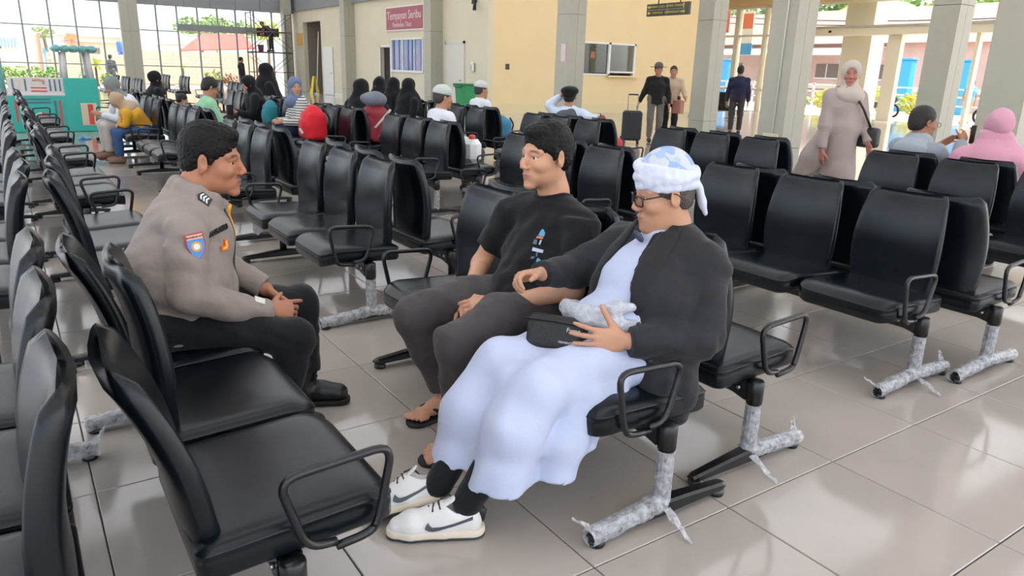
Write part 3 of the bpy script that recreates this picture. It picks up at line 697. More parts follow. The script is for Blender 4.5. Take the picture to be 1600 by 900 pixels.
M_eye = mat('eye_white', '#d8d2c8', 0.25); M_iris = mat('eye_iris', '#1d120c', 0.15)
def head_prims(S, c, A, sc=1.0, fat=1.0, ears=True, k=0.016):
    T = lambda x, y, z: np.array(c)+A @ (np.array([x, y*fat, z])*sc)
    E = lambda p, r, kk=k, op='+', R=None: S.ell(T(*p), np.array(r)*sc*np.array([1, fat, 1]), A if R is None else R, kk, op)
    E((-0.010, 0, 0.040), (0.090, 0.075, 0.084)); E((0.016, 0, -0.020), (0.074, 0.064, 0.092)); E((0.020, 0, -0.070), (0.062, 0.054, 0.046)); E((0.066, 0, -0.074), (0.026, 0.034, 0.030)); E((0.074, 0, -0.106), (0.020, 0.024, 0.016))
    for s in (-1, 1):
        S.cone(T(0.083, s*0.012, 0.021), T(0.066, s*0.050, 0.020), 0.0085*sc, 0.008*sc, 0.014)      # brow
        E((0.058, s*0.044, -0.028), (0.026, 0.018, 0.020), 0.022)                              # cheekbone
        E((0.104, s*0.033, 0.0), (0.024, 0.019, 0.0115), 0.008, '-')                           # eye socket
        S.chain([T(0.0770, s*0.018, 0.0075), T(0.0790, s*0.031, 0.0112), T(0.0710, s*0.047, 0.0065)], [0.0046*sc, 0.0052*sc, 0.0046*sc], 0.004)
        S.chain([T(0.0770, s*0.018, -0.0075), T(0.0775, s*0.031, -0.0112), T(0.0700, s*0.047, -0.0065)], [0.0042*sc, 0.0045*sc, 0.0042*sc], 0.005)
        E((0.098, s*0.0135, -0.037), (0.011, 0.0075, 0.0075), 0.006)                           # nostril wing
        if ears:
            Re = A @ np.array([[math.cos(.35*s), -math.sin(.35*s), 0], [math.sin(.35*s), math.cos(.35*s), 0], [0, 0, 1]])
            S.ell(T(-0.010, s*0.080, -0.004), np.array([0.019, 0.008, 0.033])*sc, Re, 0.005, '+')
            S.ell(T(-0.004, s*0.089, 0.000), np.array([0.011, 0.007, 0.018])*sc, Re, 0.004, '-')
    S.cone(T(0.086, 0, 0.012), T(0.106, 0, -0.031), 0.007*sc, 0.0105*sc, 0.010)                # nose
    E((0.089, 0, -0.0625), (0.010, 0.023, 0.0055), 0.005); E((0.087, 0, -0.0745), (0.010, 0.019, 0.006), 0.005)
    S.cone(T(0.1005, -0.021, -0.0685), T(0.1005, 0.021, -0.0685), 0.0022*sc, 0.0022*sc, 0.003, '-')
    return T
def face_paint(c, A, sc, skin, lip, brow=1.0, beard=0.0, hairc=(0.012, 0.01, 0.009), fat=1.0, stub=None):
    skin = np.array(lin(skin)); lip = np.array(lin(lip)); hc = np.array(hairc)
    def fn(P):
        q = ((P-np.array(c)) @ A)/sc; q = q/np.array([1, fat, 1]); col = np.tile(skin, (len(P), 1)).astype(np.float32)
        x, y, z = q[:, 0], np.abs(q[:, 1]), q[:, 2]; near = (np.abs(q) < 0.16).all(1)
        def mix(m, cc, a=1.0): col[:] = col*(1-(m*a)[:, None])+cc*(m*a)[:, None]
        lipm = np.exp(-((z+0.0685)/0.0095)**4-((y)/0.024)**4)*(x > 0.07)*near; mix(lipm, lip, 0.8)
        bm = np.exp(-((z-0.021-0.004*np.sin(y*60))/0.0048)**4-((y-0.034)/0.019)**4)*(x > 0.04)*near; mix(bm, hc, 0.9*brow)
        ln = np.exp(-((z-0.0045)/0.0022)**4-((y-0.032)/0.014)**4)*(x > 0.05)*near; mix(ln, hc, 0.6)
        if beard: 
            ms = np.exp(-((z+0.053)/0.0052)**4-((y)/0.027)**4)*(x > 0.07)*near; mix(ms, hc, beard)
        if stub:
            sm = np.clip((-0.06-z)/0.03, 0, 1)*(x > -0.02)*(z > -0.13)*near; mix(sm, hc, stub)
        red = np.exp(-((x-0.1)/0.02)**2-(y/0.02)**2-((z+0.03)/0.02)**2)*near; mix(red, skin*np.array([1.12, 0.9, 0.85]), 0.5)
        return col
    return fn
def eyes(parent, T, A, sc=1.0, look=0.0):
    for s in (-1, 1):
        p = T(0.0690, s*0.032, 0.0); me = MB().lathe([(0.0125*math.sin(PI*i/8)*sc+1e-4, -0.0125*math.cos(PI*i/8)*sc) for i in range(9)], n=12).mesh('eye')
        o = link('eye', me, M_eye, parent, Vector(p)-parent.location)
        d = A[:, 0]+A[:, 1]*look; q = Vector(p)+Vector(nrm(d))*0.0095*sc
        me2 = MB().lathe([(0.0058*math.sin(PI*i/6)*sc+1e-4, -0.0040*math.cos(PI*i/6)*sc) for i in range(7)], n=10).mesh('iris'); i2 = link('iris', me2, M_iris, o)
        z = Vector(nrm(d)); i2.matrix_local = Matrix.Translation(q-Vector(p)) @ z.to_track_quat('Z', 'Y').to_matrix().to_4x4()
def hand_prims(S, wrist, f, pdir, thumb, curl, sc=1.0, spread=0.06, tcurl=(0.3, 0.3), tout=0.75, k=0.0035, wr=0.024):
    """f: towards the fingers, pdir: the way the palm faces, thumb: towards the thumb side; curl: per finger (a1,a2,a3) radians, index first"""
    f = nrm(f); pdir = nrm(np.array(pdir)-f*np.dot(pdir, f)); t = np.cross(f, pdir); t = t if np.dot(t, thumb) > 0 else -t; w = np.array(wrist)
    kn = []; lens = [0.072, 0.079, 0.073, 0.058]; rad = [0.0084, 0.0088, 0.0083, 0.0073]
    for i in range(4):
        off = (0.030-0.0205*i)*sc; fl = (0.092-[0.002, 0, 0.006, 0.015][i])*sc; b = w+f*fl+t*off-pdir*0.004*sc*(1 if i in (1, 2) else 0)
        S.cone(w+f*0.012*sc+t*off*0.6, b, 0.0145*sc, 0.0105*sc, 0.012, sq=None); kn.append(b)
        d = nrm(f+t*(1.5-i)*spread); p = b; L = lens[i]*sc; cv = curl[i] if hasattr(curl[0], '__len__') else curl
        ang = 0
        for j, fr in enumerate((0.45, 0.30, 0.25)):
            ang += cv[j]; q = p+(d*math.cos(ang)+pdir*math.sin(ang))*L*fr
            r0 = rad[i]*sc*(1.0, 0.93, 0.85)[j]; r1 = rad[i]*sc*(0.93, 0.85, 0.72)[j]; S.cone(p, q, r0, r1, k if j == 0 else 0.003); p = q
    S.ell(w+f*0.05*sc+pdir*0.004*sc, np.array([0.042, 0.036, 0.012])*sc, np.stack([f, t, pdir], 1), 0.012)
    b = w+f*0.018*sc+t*0.022*sc+pdir*0.006*sc; d = nrm(f*0.75+t*tout+pdir*0.25); m = b+d*0.042*sc; S.cone(b, m, 0.0155*sc, 0.0115*sc, 0.012)
    d2 = nrm(d+f*tcurl[0]+pdir*tcurl[0]*0.5); n2 = m+d2*0.033*sc; S.cone(m, n2, 0.0105*sc, 0.0095*sc, k); d3 = nrm(d2+f*tcurl[1]+pdir*tcurl[1]*0.4); S.cone(n2, n2+d3*0.026*sc, 0.0095*sc, 0.0075*sc, k)
    return kn

def on_cloth(ob, c, n, back=0.25):
    """nearest point of the cloth surface seen from outside along the badge normal (world in, world out)"""
    n = Vector(nrm(n)); off = ob.parent.location; ok, loc, nn, _ = ob.ray_cast(Vector(c)+n*back-off, -n)
    return (np.array(loc+off), np.array(nn)) if ok else (np.array(c), np.array(n))
# ------------------------------------------------------------------ the three men in front
A_ = np.array
def short_hair(o, T, A, sc, fat, seed, amp=0.0016, m=None, low=0.0):
    Hh = SDF(0.0040, 0.012); E = lambda p, r, k=0.010, op='+': Hh.ell(T(*p), A_(r)*sc*A_([1, fat, 1]), A, k, op)
    E((-0.014, 0, 0.048), (0.098, 0.082, 0.090), 0.012); E((0.040, 0, 0.092), (0.050, 0.056, 0.030), 0.016); E((-0.046, 0, 0.004), (0.062, 0.073, 0.078), 0.012)
    for s in (-1, 1): Hh.cone(T(0.016, s*0.071, 0.04), T(0.012, s*0.073, 0.0), 0.012, 0.008, 0.012)
    E((0.112, 0, -0.016), (0.062, 0.09, 0.078), 0.008, '-')
    for s in (-1, 1): E((-0.010, s*0.092, -0.012), (0.021, 0.020, 0.034), 0.006, '-'); E((0.062, s*0.080, -0.028), (0.046, 0.030, 0.062), 0.008, '-')
    E((0.0, 0, -0.110), (0.12, 0.10, 0.062), 0.01, '-')
    Hh.noise(amp, 330, seed, [A[:, 1]+A[:, 2]*.3, A[:, 1]-A[:, 2]*.4, A[:, 2]+A[:, 1]*.5]); Hh.build('hair', m or M_hair, o, 0)
# ---- officer in grey-brown uniform
def officer():
    o = empty('person', (0.40, 2.80, 0.0), 0, 'man in grey-brown uniform shirt with sleeve badge, seated leaning forward, hands clasped', 'person')
    hc = A_([0.592, 2.80, 1.078]); A = axes(-26, -4)
    S = SDF(0.0038, 0.014)
    T = head_prims(S, hc, A, 1.03, 1.04)
    S.chain([(0.545, 2.80, 1.02), (0.51, 2.80, 0.955), (0.48, 2.80, 0.90)], [0.056, 0.060, 0.075], 0.03)
    S.chain([(0.45, 2.63, 0.86), (0.48, 2.80, 0.87), (0.52, 2.97, 0.86)], [0.06, 0.08, 0.06], 0.03)
    S.cone((0.48, 2.8, 0.86), (0.47, 2.8, 0.80), 0.08, 0.08)
    S.chain([(0.45, 2.61, 0.86), (0.43, 2.55, 0.67), (0.715, 2.665, 0.525)], [0.05, 0.043, 0.028], 0.02)
    S.chain([(0.52, 2.99, 0.86), (0.60, 3.04, 0.67), (0.775, 2.885, 0.542)], [0.05, 0.043, 0.028], 0.02)
    hand_prims(S, (0.73, 2.672, 0.522), (0.93, 0.32, -0.16), (0.1, 0.75, -0.55), (0.25, 0.2, 0.95), [(0.05, 0.15, 0.1), (0.35, 0.6, 0.4), (0.5, 0.8, 0.5), (0.6, 0.9, 0.5)], 1.0, 0.05, (0.2, 0.2), 0.7)
    hand_prims(S, (0.785, 2.872, 0.535), (0.55, -0.75, -0.42), (-0.45, -0.35, -0.8), (0.8, 0.2, 0.3), [(0.3, 0.5, 0.4), (0.35, 0.6, 0.4), (0.45, 0.6, 0.4), (0.5, 0.6, 0.4)], 1.0, 0.04, (0.2, 0.2), 0.6)
    b = S.build('body', M_skin, o, 1); paint(b, face_paint(hc, A, 1.03, '#a87256', '#8a5148', 1.0, 0.75, fat=1.04))
    eyes(o, T, A, 1.03, -0.55)
    # short black hair
    short_hair(o, T, A, 1.03, 1.04, 3)
    # uniform jacket-shirt
    M_u = cloth('uniform_cloth', '#8b8078', 0.75, 0.25, 18); J = SDF(0.0062, 0.035)
    J.cone((0.40, 2.80, 0.545), (0.445, 2.80, 0.70), 0.165, 0.172, sq=((0, 1, 0), 0.80)); J.cone((0.445, 2.80, 0.70), (0.475, 2.80, 0.83), 0.172, 0.135, sq=((0, 1, 0), 0.70))
    J.ell((0.515, 2.80, 0.62), (0.135, 0.165, 0.12)); J.ell((0.535, 2.79, 0.80), (0.105, 0.145, 0.12), None, 0.05); J.chain([(0.45, 2.62, 0.868), (0.485, 2.8, 0.905), (0.52, 2.98, 0.868)], [0.066, 0.085, 0.066], 0.04)
    J.chain([(0.445, 2.595, 0.862), (0.425, 2.535, 0.67)], [0.072, 0.064], 0.014); J.chain([(0.425, 2.535, 0.67), (0.60, 2.615, 0.565)], [0.064, 0.052], 0.014); J.cap((0.58, 2.607, 0.579), (0.708, 2.662, 0.528), 0.052, 0.045, 0.015)
    J.chain([(0.52, 2.99, 0.862), (0.60, 3.04, 0.67)], [0.072, 0.064], 0.016); J.cap((0.60, 3.04, 0.67), (0.765, 2.895, 0.55), 0.066, 0.047, 0.02)
    J.cap((0.38, 2.80, 0.47), (0.40, 2.80, 0.56), 0.192, 0.18, 0.02)
    # stand collar
    cr_ = [(0.470, 2.80, 1.005), (0.480, 2.752, 1.000), (0.520, 2.720, 0.978), (0.570, 2.726, 0.950), (0.605, 2.765, 0.925), (0.612, 2.80, 0.912)]
    J.chain(cr_, [0.024, 0.024, 0.022, 0.020, 0.017, 0.014], 0.02); J.chain([(a, 5.60-b_, c_) for a, b_, c_ in cr_], [0.024, 0.024, 0.022, 0.020, 0.017, 0.014], 0.02); J.chain([(a-0.012, b_, c_-0.045) for a, b_, c_ in cr_], [0.03, 0.03, 0.028, 0.022, 0.016, 0.012], 0.03); J.chain([(a-0.012, 5.6-b_, c_-0.045) for a, b_, c_ in cr_], [0.03, 0.03, 0.028, 0.022, 0.016, 0.012], 0.03)
    J.cone((0.515, 2.8, 0.96), (0.57, 2.8, 1.06), 0.061, 0.062, 0.006, '-'); J.ell((0.60, 2.80, 0.965), (0.04, 0.035, 0.04), None, 0.008, '-')
    J.noise(0.0032, 38, 11, [(1, 0, 0.8), (0.3, 0.2, 1), (1, 0.5, -0.6)]).noise(0.0022, 80, 4, [(1, 0.2, 0.6), (0.3, 0.6, 1)])
    shirt = J.build('uniform_shirt', M_u, o, 1)
    # cuff tab, rank slide, badges and lettering lie on the cloth
    def patch(name, pts, n, m, th=0.004):
        """flat sewn badge: pts 3-D outline, n outward normal"""
        n = nrm(n); mb = MB(); P = [Vector(p) for p in pts]; q = [p+Vector(n)*th for p in P]; k = len(P)
        mb.add(P+q, [list(range(k))[::-1], [k+i for i in range(k)]]+[[i, (i+1) % k, k+(i+1) % k, k+i] for i in range(k)]); ob = mb.build(name, m, o); ob.data.transform(Matrix.Translation(-o.location)); return ob
    def fr(c, n, up):
        p0, n0 = on_cloth(shirt, c, n); c = p0+A_(nrm(n))*0.001; n = nrm(A_(nrm(n))*0.5+n0*0.5); u = nrm(np.array(up)-n*np.dot(up, n)); r = np.cross(u, n); return np.array(c), r, u, n
    # sleeve shield on his right upper arm
    c, r, u, n = fr((0.458, 2.524, 0.838), (0.16, -0.96, 0.22), (-0.10, 0, 1)); sh = [(-0.030, 0.038), (0.030, 0.038), (0.031, 0.0), (0.022, -0.028), (0, -0.05), (-0.022, -0.028), (-0.031, 0.0)]
    L = lambda x, y, z=0: c+r*x+u*y+n*z
    patch('sleeve_badge', [L(x*1.0, y*1.0) for x, y in sh], n, mat('badge_red', '#b83a4c', 0.7), 0.005)
    patch('badge_field', [L(x*0.86, y*0.84-0.004, 0.0045) for x, y in sh if True], n, mat('badge_blue', '#4f8fd0', 0.7), 0.002)
    patch('badge_band', [L(x, y, 0.0055) for x, y in [(-0.026, 0.034), (0.026, 0.034), (0.026, 0.019), (-0.026, 0.019)]], n, mat('badge_peach', '#e8b79a', 0.7), 0.002)
    ring = [(0.017*math.cos(a), 0.017*math.sin(a)-0.006) for a in [2*PI*i/14 for i in range(14)]]
    patch('badge_emblem', [L(x, y, 0.006) for x, y in ring], n, mat('badge_gold', '#dd9a3c', 0.6), 0.002); patch('badge_emblem', [L(x*0.6, y*0.6-0.002, 0.008) for x, y in ring], n, mat('badge_pale', '#d8e2ee', 0.6), 0.001)
    mw = lambda c_, r_, u_: frame_mat(Vector(c_)-o.location, r_, u_)
    text_obj('BHABINKAM', 0.0095, mat('thread_black', '#14120f', 0.8), o, mw(L(0, 0.0265, 0.0085), r, u), depth=0.0006)
    # name tape and pocket badge on the right chest
    c, r, u, n = fr((0.548, 2.652, 0.850), (0.66, -0.72, 0.20), (0, 0, 1)); u = nrm(u+r*-0.08)
    text_obj('ANGGEU', 0.024, mat('thread_black', '#14120f', 0.8), o, mw(c, nrm(r+u*0.14), u), depth=0.003, bold=0.0012)
    c2 = on_cloth(shirt, c-u*0.055+r*0.012, n)[0]; L = lambda x, y, z=0: c2+r*x+u*y+n*z
    patch('pocket_badge', [L(x, y) for x, y in [(-0.022, -0.018), (0.008, -0.018), (0.018, -0.006), (0.02, 0.02), (0.004, 0.02), (0.0, 0.0), (-0.018, -0.002)]], n, mat('badge_orange', '#d8652a', 0.6), 0.006); patch('pocket_badge', [L(x, y, 0.006) for x, y in [(-0.015, -0.013), (0.005, -0.013), (0.011, -0.004), (0.014, 0.014), (0.007, 0.014), (0.002, -0.005), (-0.014, -0.007)]], n, mat('badge_yellow', '#e8b23a', 0.6), 0.002)
    # rank slide on the right collar
    c, r, u, n = fr((0.530, 2.696, 0.955), (0.30, -0.88, 0.40), (-0.75, 0.0, 0.65)); L = lambda x, y, z=0: c+r*x+u*y+n*z
    patch('rank_slide', [L(x, y) for x, y in [(-0.017, -0.024), (0.017, -0.024), (0.017, 0.018), (0.0, 0.028), (-0.017, 0.018)]], n, mat('rank_black', '#1a1a1c', 0.6), 0.006)
    for i in range(3): patch('rank_chevron', [L(x, y-0.014+i*0.012, 0.0062) for x, y in [(-0.012, 0), (0, 0.006), (0.012, 0), (0.012, 0.006), (0, 0.012), (-0.012, 0.006)]], n, mat('rank_white', '#d9dde0', 0.5), 0.002)
    # yellow braid and badge on the far breast
    g = MB().tube(smooth_path([tuple(on_cloth(shirt, p_, (0.85, -0.5, 0.1))[0]) for p_ in [(0.60, 2.785, 0.915), (0.62, 2.79, 0.88), (0.63, 2.795, 0.84), (0.63, 2.80, 0.80), (0.63, 2.80, 0.76)]], 0.02, 3), 0.012, 8); ob = g.build('yellow_braid', mat('braid_yellow', '#dfa32e', 0.6), o); ob.data.transform(Matrix.Translation(-o.location))
    c, r, u, n = fr((0.66, 2.79, 0.765), (0.85, -0.5, 0.1), (0, 0, 1)); L = lambda x, y, z=0: c+r*x+u*y+n*z
    patch('breast_badge', [L(x, y) for x, y in [(-0.02, -0.022), (0.03, -0.018), (0.03, 0.02), (-0.016, 0.022)]], n, mat('braid_yellow', '#dfa32e', 0.6), 0.006)
    c, r, u, n = fr((0.672, 2.632, 0.578), (0.25, -0.80, 0.5), (-0.6, -0.2, 0.5)); L = lambda x, y, z=0: c+r*x+u*y+n*z
    patch('cuff_tab', [L(x, y) for x, y in [(-0.012, -0.02), (0.012, -0.02), (0.012, 0.02), (-0.012, 0.02)]], n, mat('tab_white', '#cfcabf', 0.7), 0.004)
    # placket line
    g = MB().tube(smooth_path([tuple(on_cloth(shirt, p_, (0.8, -0.6, 0.0))[0]) for p_ in [(0.585, 2.75, 0.91), (0.60, 2.745, 0.87), (0.61, 2.74, 0.82), (0.62, 2.74, 0.76), (0.62, 2.74, 0.70), (0.62, 2.74, 0.64), (0.60, 2.74, 0.58)]], 0.02, 3), 0.0045, 6); ob = g.build('zip_placket', mat('zip_dark', '#3a3633', 0.6), o); ob.data.transform(Matrix.Translation(-o.location))
    # trousers
    Q = SDF(0.0068, 0.035); Q.cone((0.36, 2.70, 0.525), (0.36, 2.90, 0.525), 0.125, 0.125, sq=((0, 0, 1), 1.5)); Q.chain([(0.37, 2.70, 0.51), (0.58, 2.645, 0.482), (0.79, 2.61, 0.425)], [0.095, 0.082, 0.070]); Q.chain([(0.37, 2.90, 0.51), (0.65, 2.945, 0.482), (0.935, 2.965, 0.44)], [0.095, 0.082, 0.073])
    Q.chain([(0.79, 2.61, 0.42), (0.77, 2.63, 0.27)], [0.070, 0.065]); Q.cap((0.77, 2.63, 0.30), (0.74, 2.64, 0.13), 0.065, 0.058, 0.02); Q.chain([(0.935, 2.965, 0.435), (0.93, 2.93, 0.26)], [0.073, 0.064]); Q.cap((0.93, 2.935, 0.28), (0.925, 2.895, 0.15), 0.064, 0.056, 0.02)
    Q.noise(0.0034, 42, 5, [(1, 0, 0.4), (0.5, 0.6, 1)]).noise(0.0022, 80, 6, [(1, 0.3, 0.2), (0.8, -0.3, 0.6)]); Q.build('trousers', cloth('black_trousers', '#121316', 0.8, 0.2, 20), o, 1)
    boots(o, [((0.925, 2.89, 0.0), -22), ((0.735, 2.64, 0.0), -8)])
def boots(o, spots):
    M_b = mat('black_boot_leather', '#111112', 0.4, bump=0.15, bscale=60); M_s = mat('boot_sole', '#0b0b0c', 0.7)
    for (p, az) in spots:
        A = axes(az); F = lambda x, y, z: A_(p)+A @ A_([x, y, z]); B = SDF(0.005, 0.02)
        B.chain([F(-0.02, 0, 0.20), F(-0.02, 0, 0.08)], [0.053, 0.05]); B.chain([F(-0.03, 0, 0.062), F(0.05, 0, 0.062), F(0.125, -0.005, 0.05)], [0.046, 0.044, 0.042], sq=((0, 0, 1), 1.05)); B.plane(F(0, 0, 0.022), (0, 0, -1)); b = B.build('boot', M_b, o, 1)
        B = SDF(0.005, 0.01); B.chain([F(-0.035, 0, 0.02), F(0.05, 0, 0.02), F(0.13, -0.005, 0.02)], [0.047, 0.044, 0.046]); B.plane((0, 0, 0.027), (0, 0, 1)).plane((0, 0, 0.001), (0, 0, -1)); B.build('sole', M_s, o, 0)
        for i in range(4):
            z = 0.10+0.022*i; g = MB().tube([F(0.030, -0.03, z+0.004), F(0.038, 0, z+0.008), F(0.030, 0.03, z+0.004)], 0.0045, 6); ob = g.build('lace', M_s, o); ob.data.transform(Matrix.Translation(-o.location))
officer()
def foot_prims(S, p, az, sc=1.0, z0=0.0, pitch=0):
    """bare foot with toes; p = point under the ankle"""
    A = axes(az, pitch); F = lambda x, y, z: A_(p)+A @ (A_([x, y, z])*sc)+A_([0, 0, z0]); s = 1
    S.cone(F(0, 0, 0.11), F(-0.015, 0, 0.045), 0.034*sc, 0.032*sc, 0.02); S.cone(F(-0.03, 0, 0.03), F(0.06, 0, 0.03), 0.03*sc, 0.03*sc, 0.02); S.cone(F(0.0, 0, 0.07), F(0.11, 0.0, 0.025), 0.034*sc, 0.024*sc, 0.02); S.cone(F(0.115, -0.025, 0.022), F(0.12, 0.025, 0.022), 0.02*sc, 0.02*sc, 0.015)
    return F
def toes(S, F, big):
    for i in range(5):
        y = big*(0.030-0.0155*i); L = [0.175, 0.172, 0.165, 0.156, 0.145][i]; r = [0.0125, 0.009, 0.0085, 0.008, 0.0075][i]; S.cone(F(0.125, y*0.95, 0.02), F(L, y*1.1, 0.014), r*1.05, r, 0.003)
def tube_on(o, name, pts, r, m, rr=0.03, n=8):
    g = MB().tube(smooth_path(pts, rr, 4), r, n); ob = g.build(name, m, o); ob.data.transform(Matrix.Translation(-o.location)); return ob
# ---- man in black T-shirt
def tshirt_man():
    o = empty('person', (1.62, 2.29, 0.0), 0, 'man in black T-shirt and dark trousers, seated with hands joined, in sandals', 'person')
    hc = A_([1.705, 2.29, 1.105]); A = axes(181, -1); sc = 1.02
    S = SDF(0.0038, 0.014); T = head_prims(S, hc, A, sc, 1.02)
    S.chain([(1.735, 2.29, 1.04), (1.75, 2.29, 0.965), (1.765, 2.29, 0.89)], [0.054, 0.056, 0.060], 0.03); S.chain([(1.69, 2.47, 0.845), (1.765, 2.29, 0.865), (1.765, 2.12, 0.845)], [0.045, 0.058, 0.045], 0.03)
    S.chain([(1.675, 2.49, 0.845), (1.60, 2.58, 0.62), (1.44, 2.405, 0.565)], [0.045, 0.041, 0.027], 0.02); S.chain([(1.765, 2.10, 0.845), (1.675, 2.045, 0.635), (1.475, 2.225, 0.56)], [0.045, 0.042, 0.028], 0.02)
    hand_prims(S, (1.425, 2.388, 0.562), (-0.45, -0.78, -0.42), (0.5, 0.1, -0.8), (-0.8, 0.3, 0.2), [(0.25, 0.3, 0.2), (0.2, 0.3, 0.2), (0.3, 0.3, 0.2), (0.4, 0.4, 0.3)], 0.98, 0.07, (0.2, 0.2), 0.6)
    hand_prims(S, (1.455, 2.243, 0.558), (-0.72, 0.62, -0.2), (0.3, 0.5, -0.75), (-0.4, -0.2, 0.9), [(0.1, 0.25, 0.2), (0.25, 0.4, 0.3), (0.35, 0.5, 0.3), (0.45, 0.5, 0.3)], 0.98, 0.06, (0.2, 0.2), 0.6)
    for (an, kn, az, big) in [((1.385, 2.50), (1.27, 2.5), 186, -1), ((1.285, 2.205), (1.28, 2.17), 190, 1)]:
        F = foot_prims(S, (an[0], an[1], 0.016), az, 1.0); toes(S, F, big); S.chain([(an[0], an[1], 0.12), (kn[0]*0.6+an[0]*0.4, kn[1]*.6+an[1]*.4, 0.32), (kn[0], kn[1], 0.46), (1.60, 2.29+(kn[1]-2.29)*0.6, 0.50)], [0.037, 0.05, 0.05, 0.06], 0.02)
    S.cone((1.69, 2.29, 0.5), (1.765, 2.29, 0.84), 0.085, 0.07, 0.04)
    b = S.build('body', M_skin, o, 1); paint(b, face_paint(hc, A, sc, '#c39274', '#a7655a', 0.9, 0.18, fat=1.02, stub=0.10)); eyes(o, T, A, sc, 0.1)
    short_hair(o, T, A, sc, 1.02, 9)
    # T-shirt
    J = SDF(0.0062, 0.035); J.cone((1.675, 2.29, 0.52), (1.73, 2.29, 0.70), 0.155, 0.15, sq=((0, 1, 0), 0.80)); J.cone((1.73, 2.29, 0.70), (1.75, 2.29, 0.82), 0.15, 0.115, sq=((0, 1, 0), 0.66)); J.ell((1.625, 2.29, 0.60), (0.12, 0.15, 0.10))
    J.chain([(1.685, 2.475, 0.862), (1.748, 2.29, 0.893), (1.768, 2.11, 0.862)], [0.062, 0.080, 0.062], 0.035); J.cap((1.69, 2.47, 0.87), (1.628, 2.552, 0.69), 0.07, 0.066, 0.02); J.cap((1.765, 2.12, 0.87), (1.70, 2.05, 0.68), 0.07, 0.068, 0.02)
    J.cap((1.755, 2.29, 0.944), (1.715, 2.29, 1.06), 0.063, 0.074, 0.004, '-'); J.noise(0.0046, 30, 21, [(0.4, 0.3, 1), (1, 0, 0.7), (0.2, 1, -0.8)]).noise(0.0024, 75, 2, [(0.5, 0.4, 1), (0.2, 1, 0.6)]); tee = J.build('t_shirt', cloth('black_jersey', '#151518', 0.85, 0.2, 16), o, 1)
    ax_ = Vector((-0.040, 0, 0.116)).normalized(); e1 = Vector((0, 1, 0)); e2 = ax_.cross(e1); c0 = Vector((1.752, 2.29, 0.95)); rim = []
    for i in range(28):
        a = 2*PI*i/28; p_ = c0+(e1*math.cos(a)+e2*math.sin(a))*0.073; ok, loc, _, _ = tee.ray_cast(p_+ax_*0.12-o.location, -ax_)
        if ok: rim.append(loc+o.location-(e1*math.cos(a)+e2*math.sin(a))*0.005)
    g = MB().tube(rim, 0.0085, 6, closed=True).build('neck_rib', cloth('black_rib', '#101013', 0.85), o); g.data.transform(Matrix.Translation(-o.location))
    # small print on the chest, flat marks on the cloth
    n = nrm((-0.80, -0.55, 0.22)); c, n_ = on_cloth(tee, (1.587, 2.175, 0.775), n); n = nrm(n*0.4+n_*0.6); c = c+n*0.001; u = nrm(A_([0, 0, 1])-n*n[2]); r = np.cross(u, n)
    def mark(pts, m, z=0.0):
        P = [c+r*x+u*y+n*(z) for x, y in pts]; k = len(P); q = [p+n*0.004 for p in P]; ob = MB().add(P+q, [list(range(k))[::-1], [k+i for i in range(k)]]+[[i, (i+1) % k, k+(i+1) % k, k+i] for i in range(k)]).build('chest_print', m, o); ob.data.transform(Matrix.Translation(-o.location))
    m1 = mat('print_blue', '#5b9cc0', 0.7); m2 = mat('print_white', '#b9c2d2', 0.7); m3 = mat('print_orange', '#c27a52', 0.7); m4 = mat('print_grey', '#5d6b74', 0.7)
    mark([(-0.008, 0.052), (0.016, 0.05), (0.018, 0.064), (0.008, 0.078), (0.0, 0.074), (-0.004, 0.062)], m1); mark([(-0.014, 0.04), (0.014, 0.04), (0.012, 0.049), (-0.012, 0.049)], m3); mark([(-0.024, 0.018), (-0.008, 0.016), (-0.008, 0.034), (-0.02, 0.036)], m4); mark([(0.0, 0.018), (0.006, 0.016), (0.01, 0.036), (0.004, 0.036)], m2)
    mark([(-0.022, -0.010), (0.022, -0.014), (0.024, -0.002), (0.008, 0.0), (-0.02, 0.004)], m2); mark([(-0.003, -0.03), (0.003, -0.03), (0.004, -0.012), (-0.003, -0.012)], m4); mark([(-0.022, -0.042), (-0.006, -0.038), (-0.008, -0.03), (-0.02, -0.032)], m4); mark([(0.002, -0.05), (0.018, -0.05), (0.02, -0.04), (0.006, -0.034)], m1)
    # trousers
    Q = SDF(0.0068, 0.035); Q.cone((1.68, 2.20, 0.53), (1.68, 2.38, 0.53), 0.12, 0.12, sq=((0, 0, 1), 1.4)); Q.chain([(1.67, 2.38, 0.525), (1.44, 2.44, 0.525), (1.235, 2.50, 0.475)], [0.096, 0.09, 0.073]); Q.chain([(1.67, 2.20, 0.525), (1.45, 2.18, 0.52), (1.245, 2.165, 0.465)], [0.096, 0.092, 0.076])
    Q.cone((1.235, 2.50, 0.465), (1.31, 2.50, 0.30), 0.072, 0.066); Q.cap((1.30, 2.50, 0.32), (1.375, 2.50, 0.135), 0.066, 0.062, 0.02); Q.cone((1.245, 2.165, 0.455), (1.265, 2.19, 0.30), 0.076, 0.068); Q.cap((1.263, 2.187, 0.32), (1.285, 2.205, 0.125), 0.068, 0.062, 0.02)
    Q.noise(0.0038, 42, 8, [(1, 0.2, 0.4), (0.5, 0.6, 1)]).noise(0.0024, 80, 3, [(1, 0.3, 0.2), (0.8, -0.3, 0.6)]); Q.build('trousers', cloth('charcoal_twill', '#494343', 0.85, 0.25, 20), o, 1)
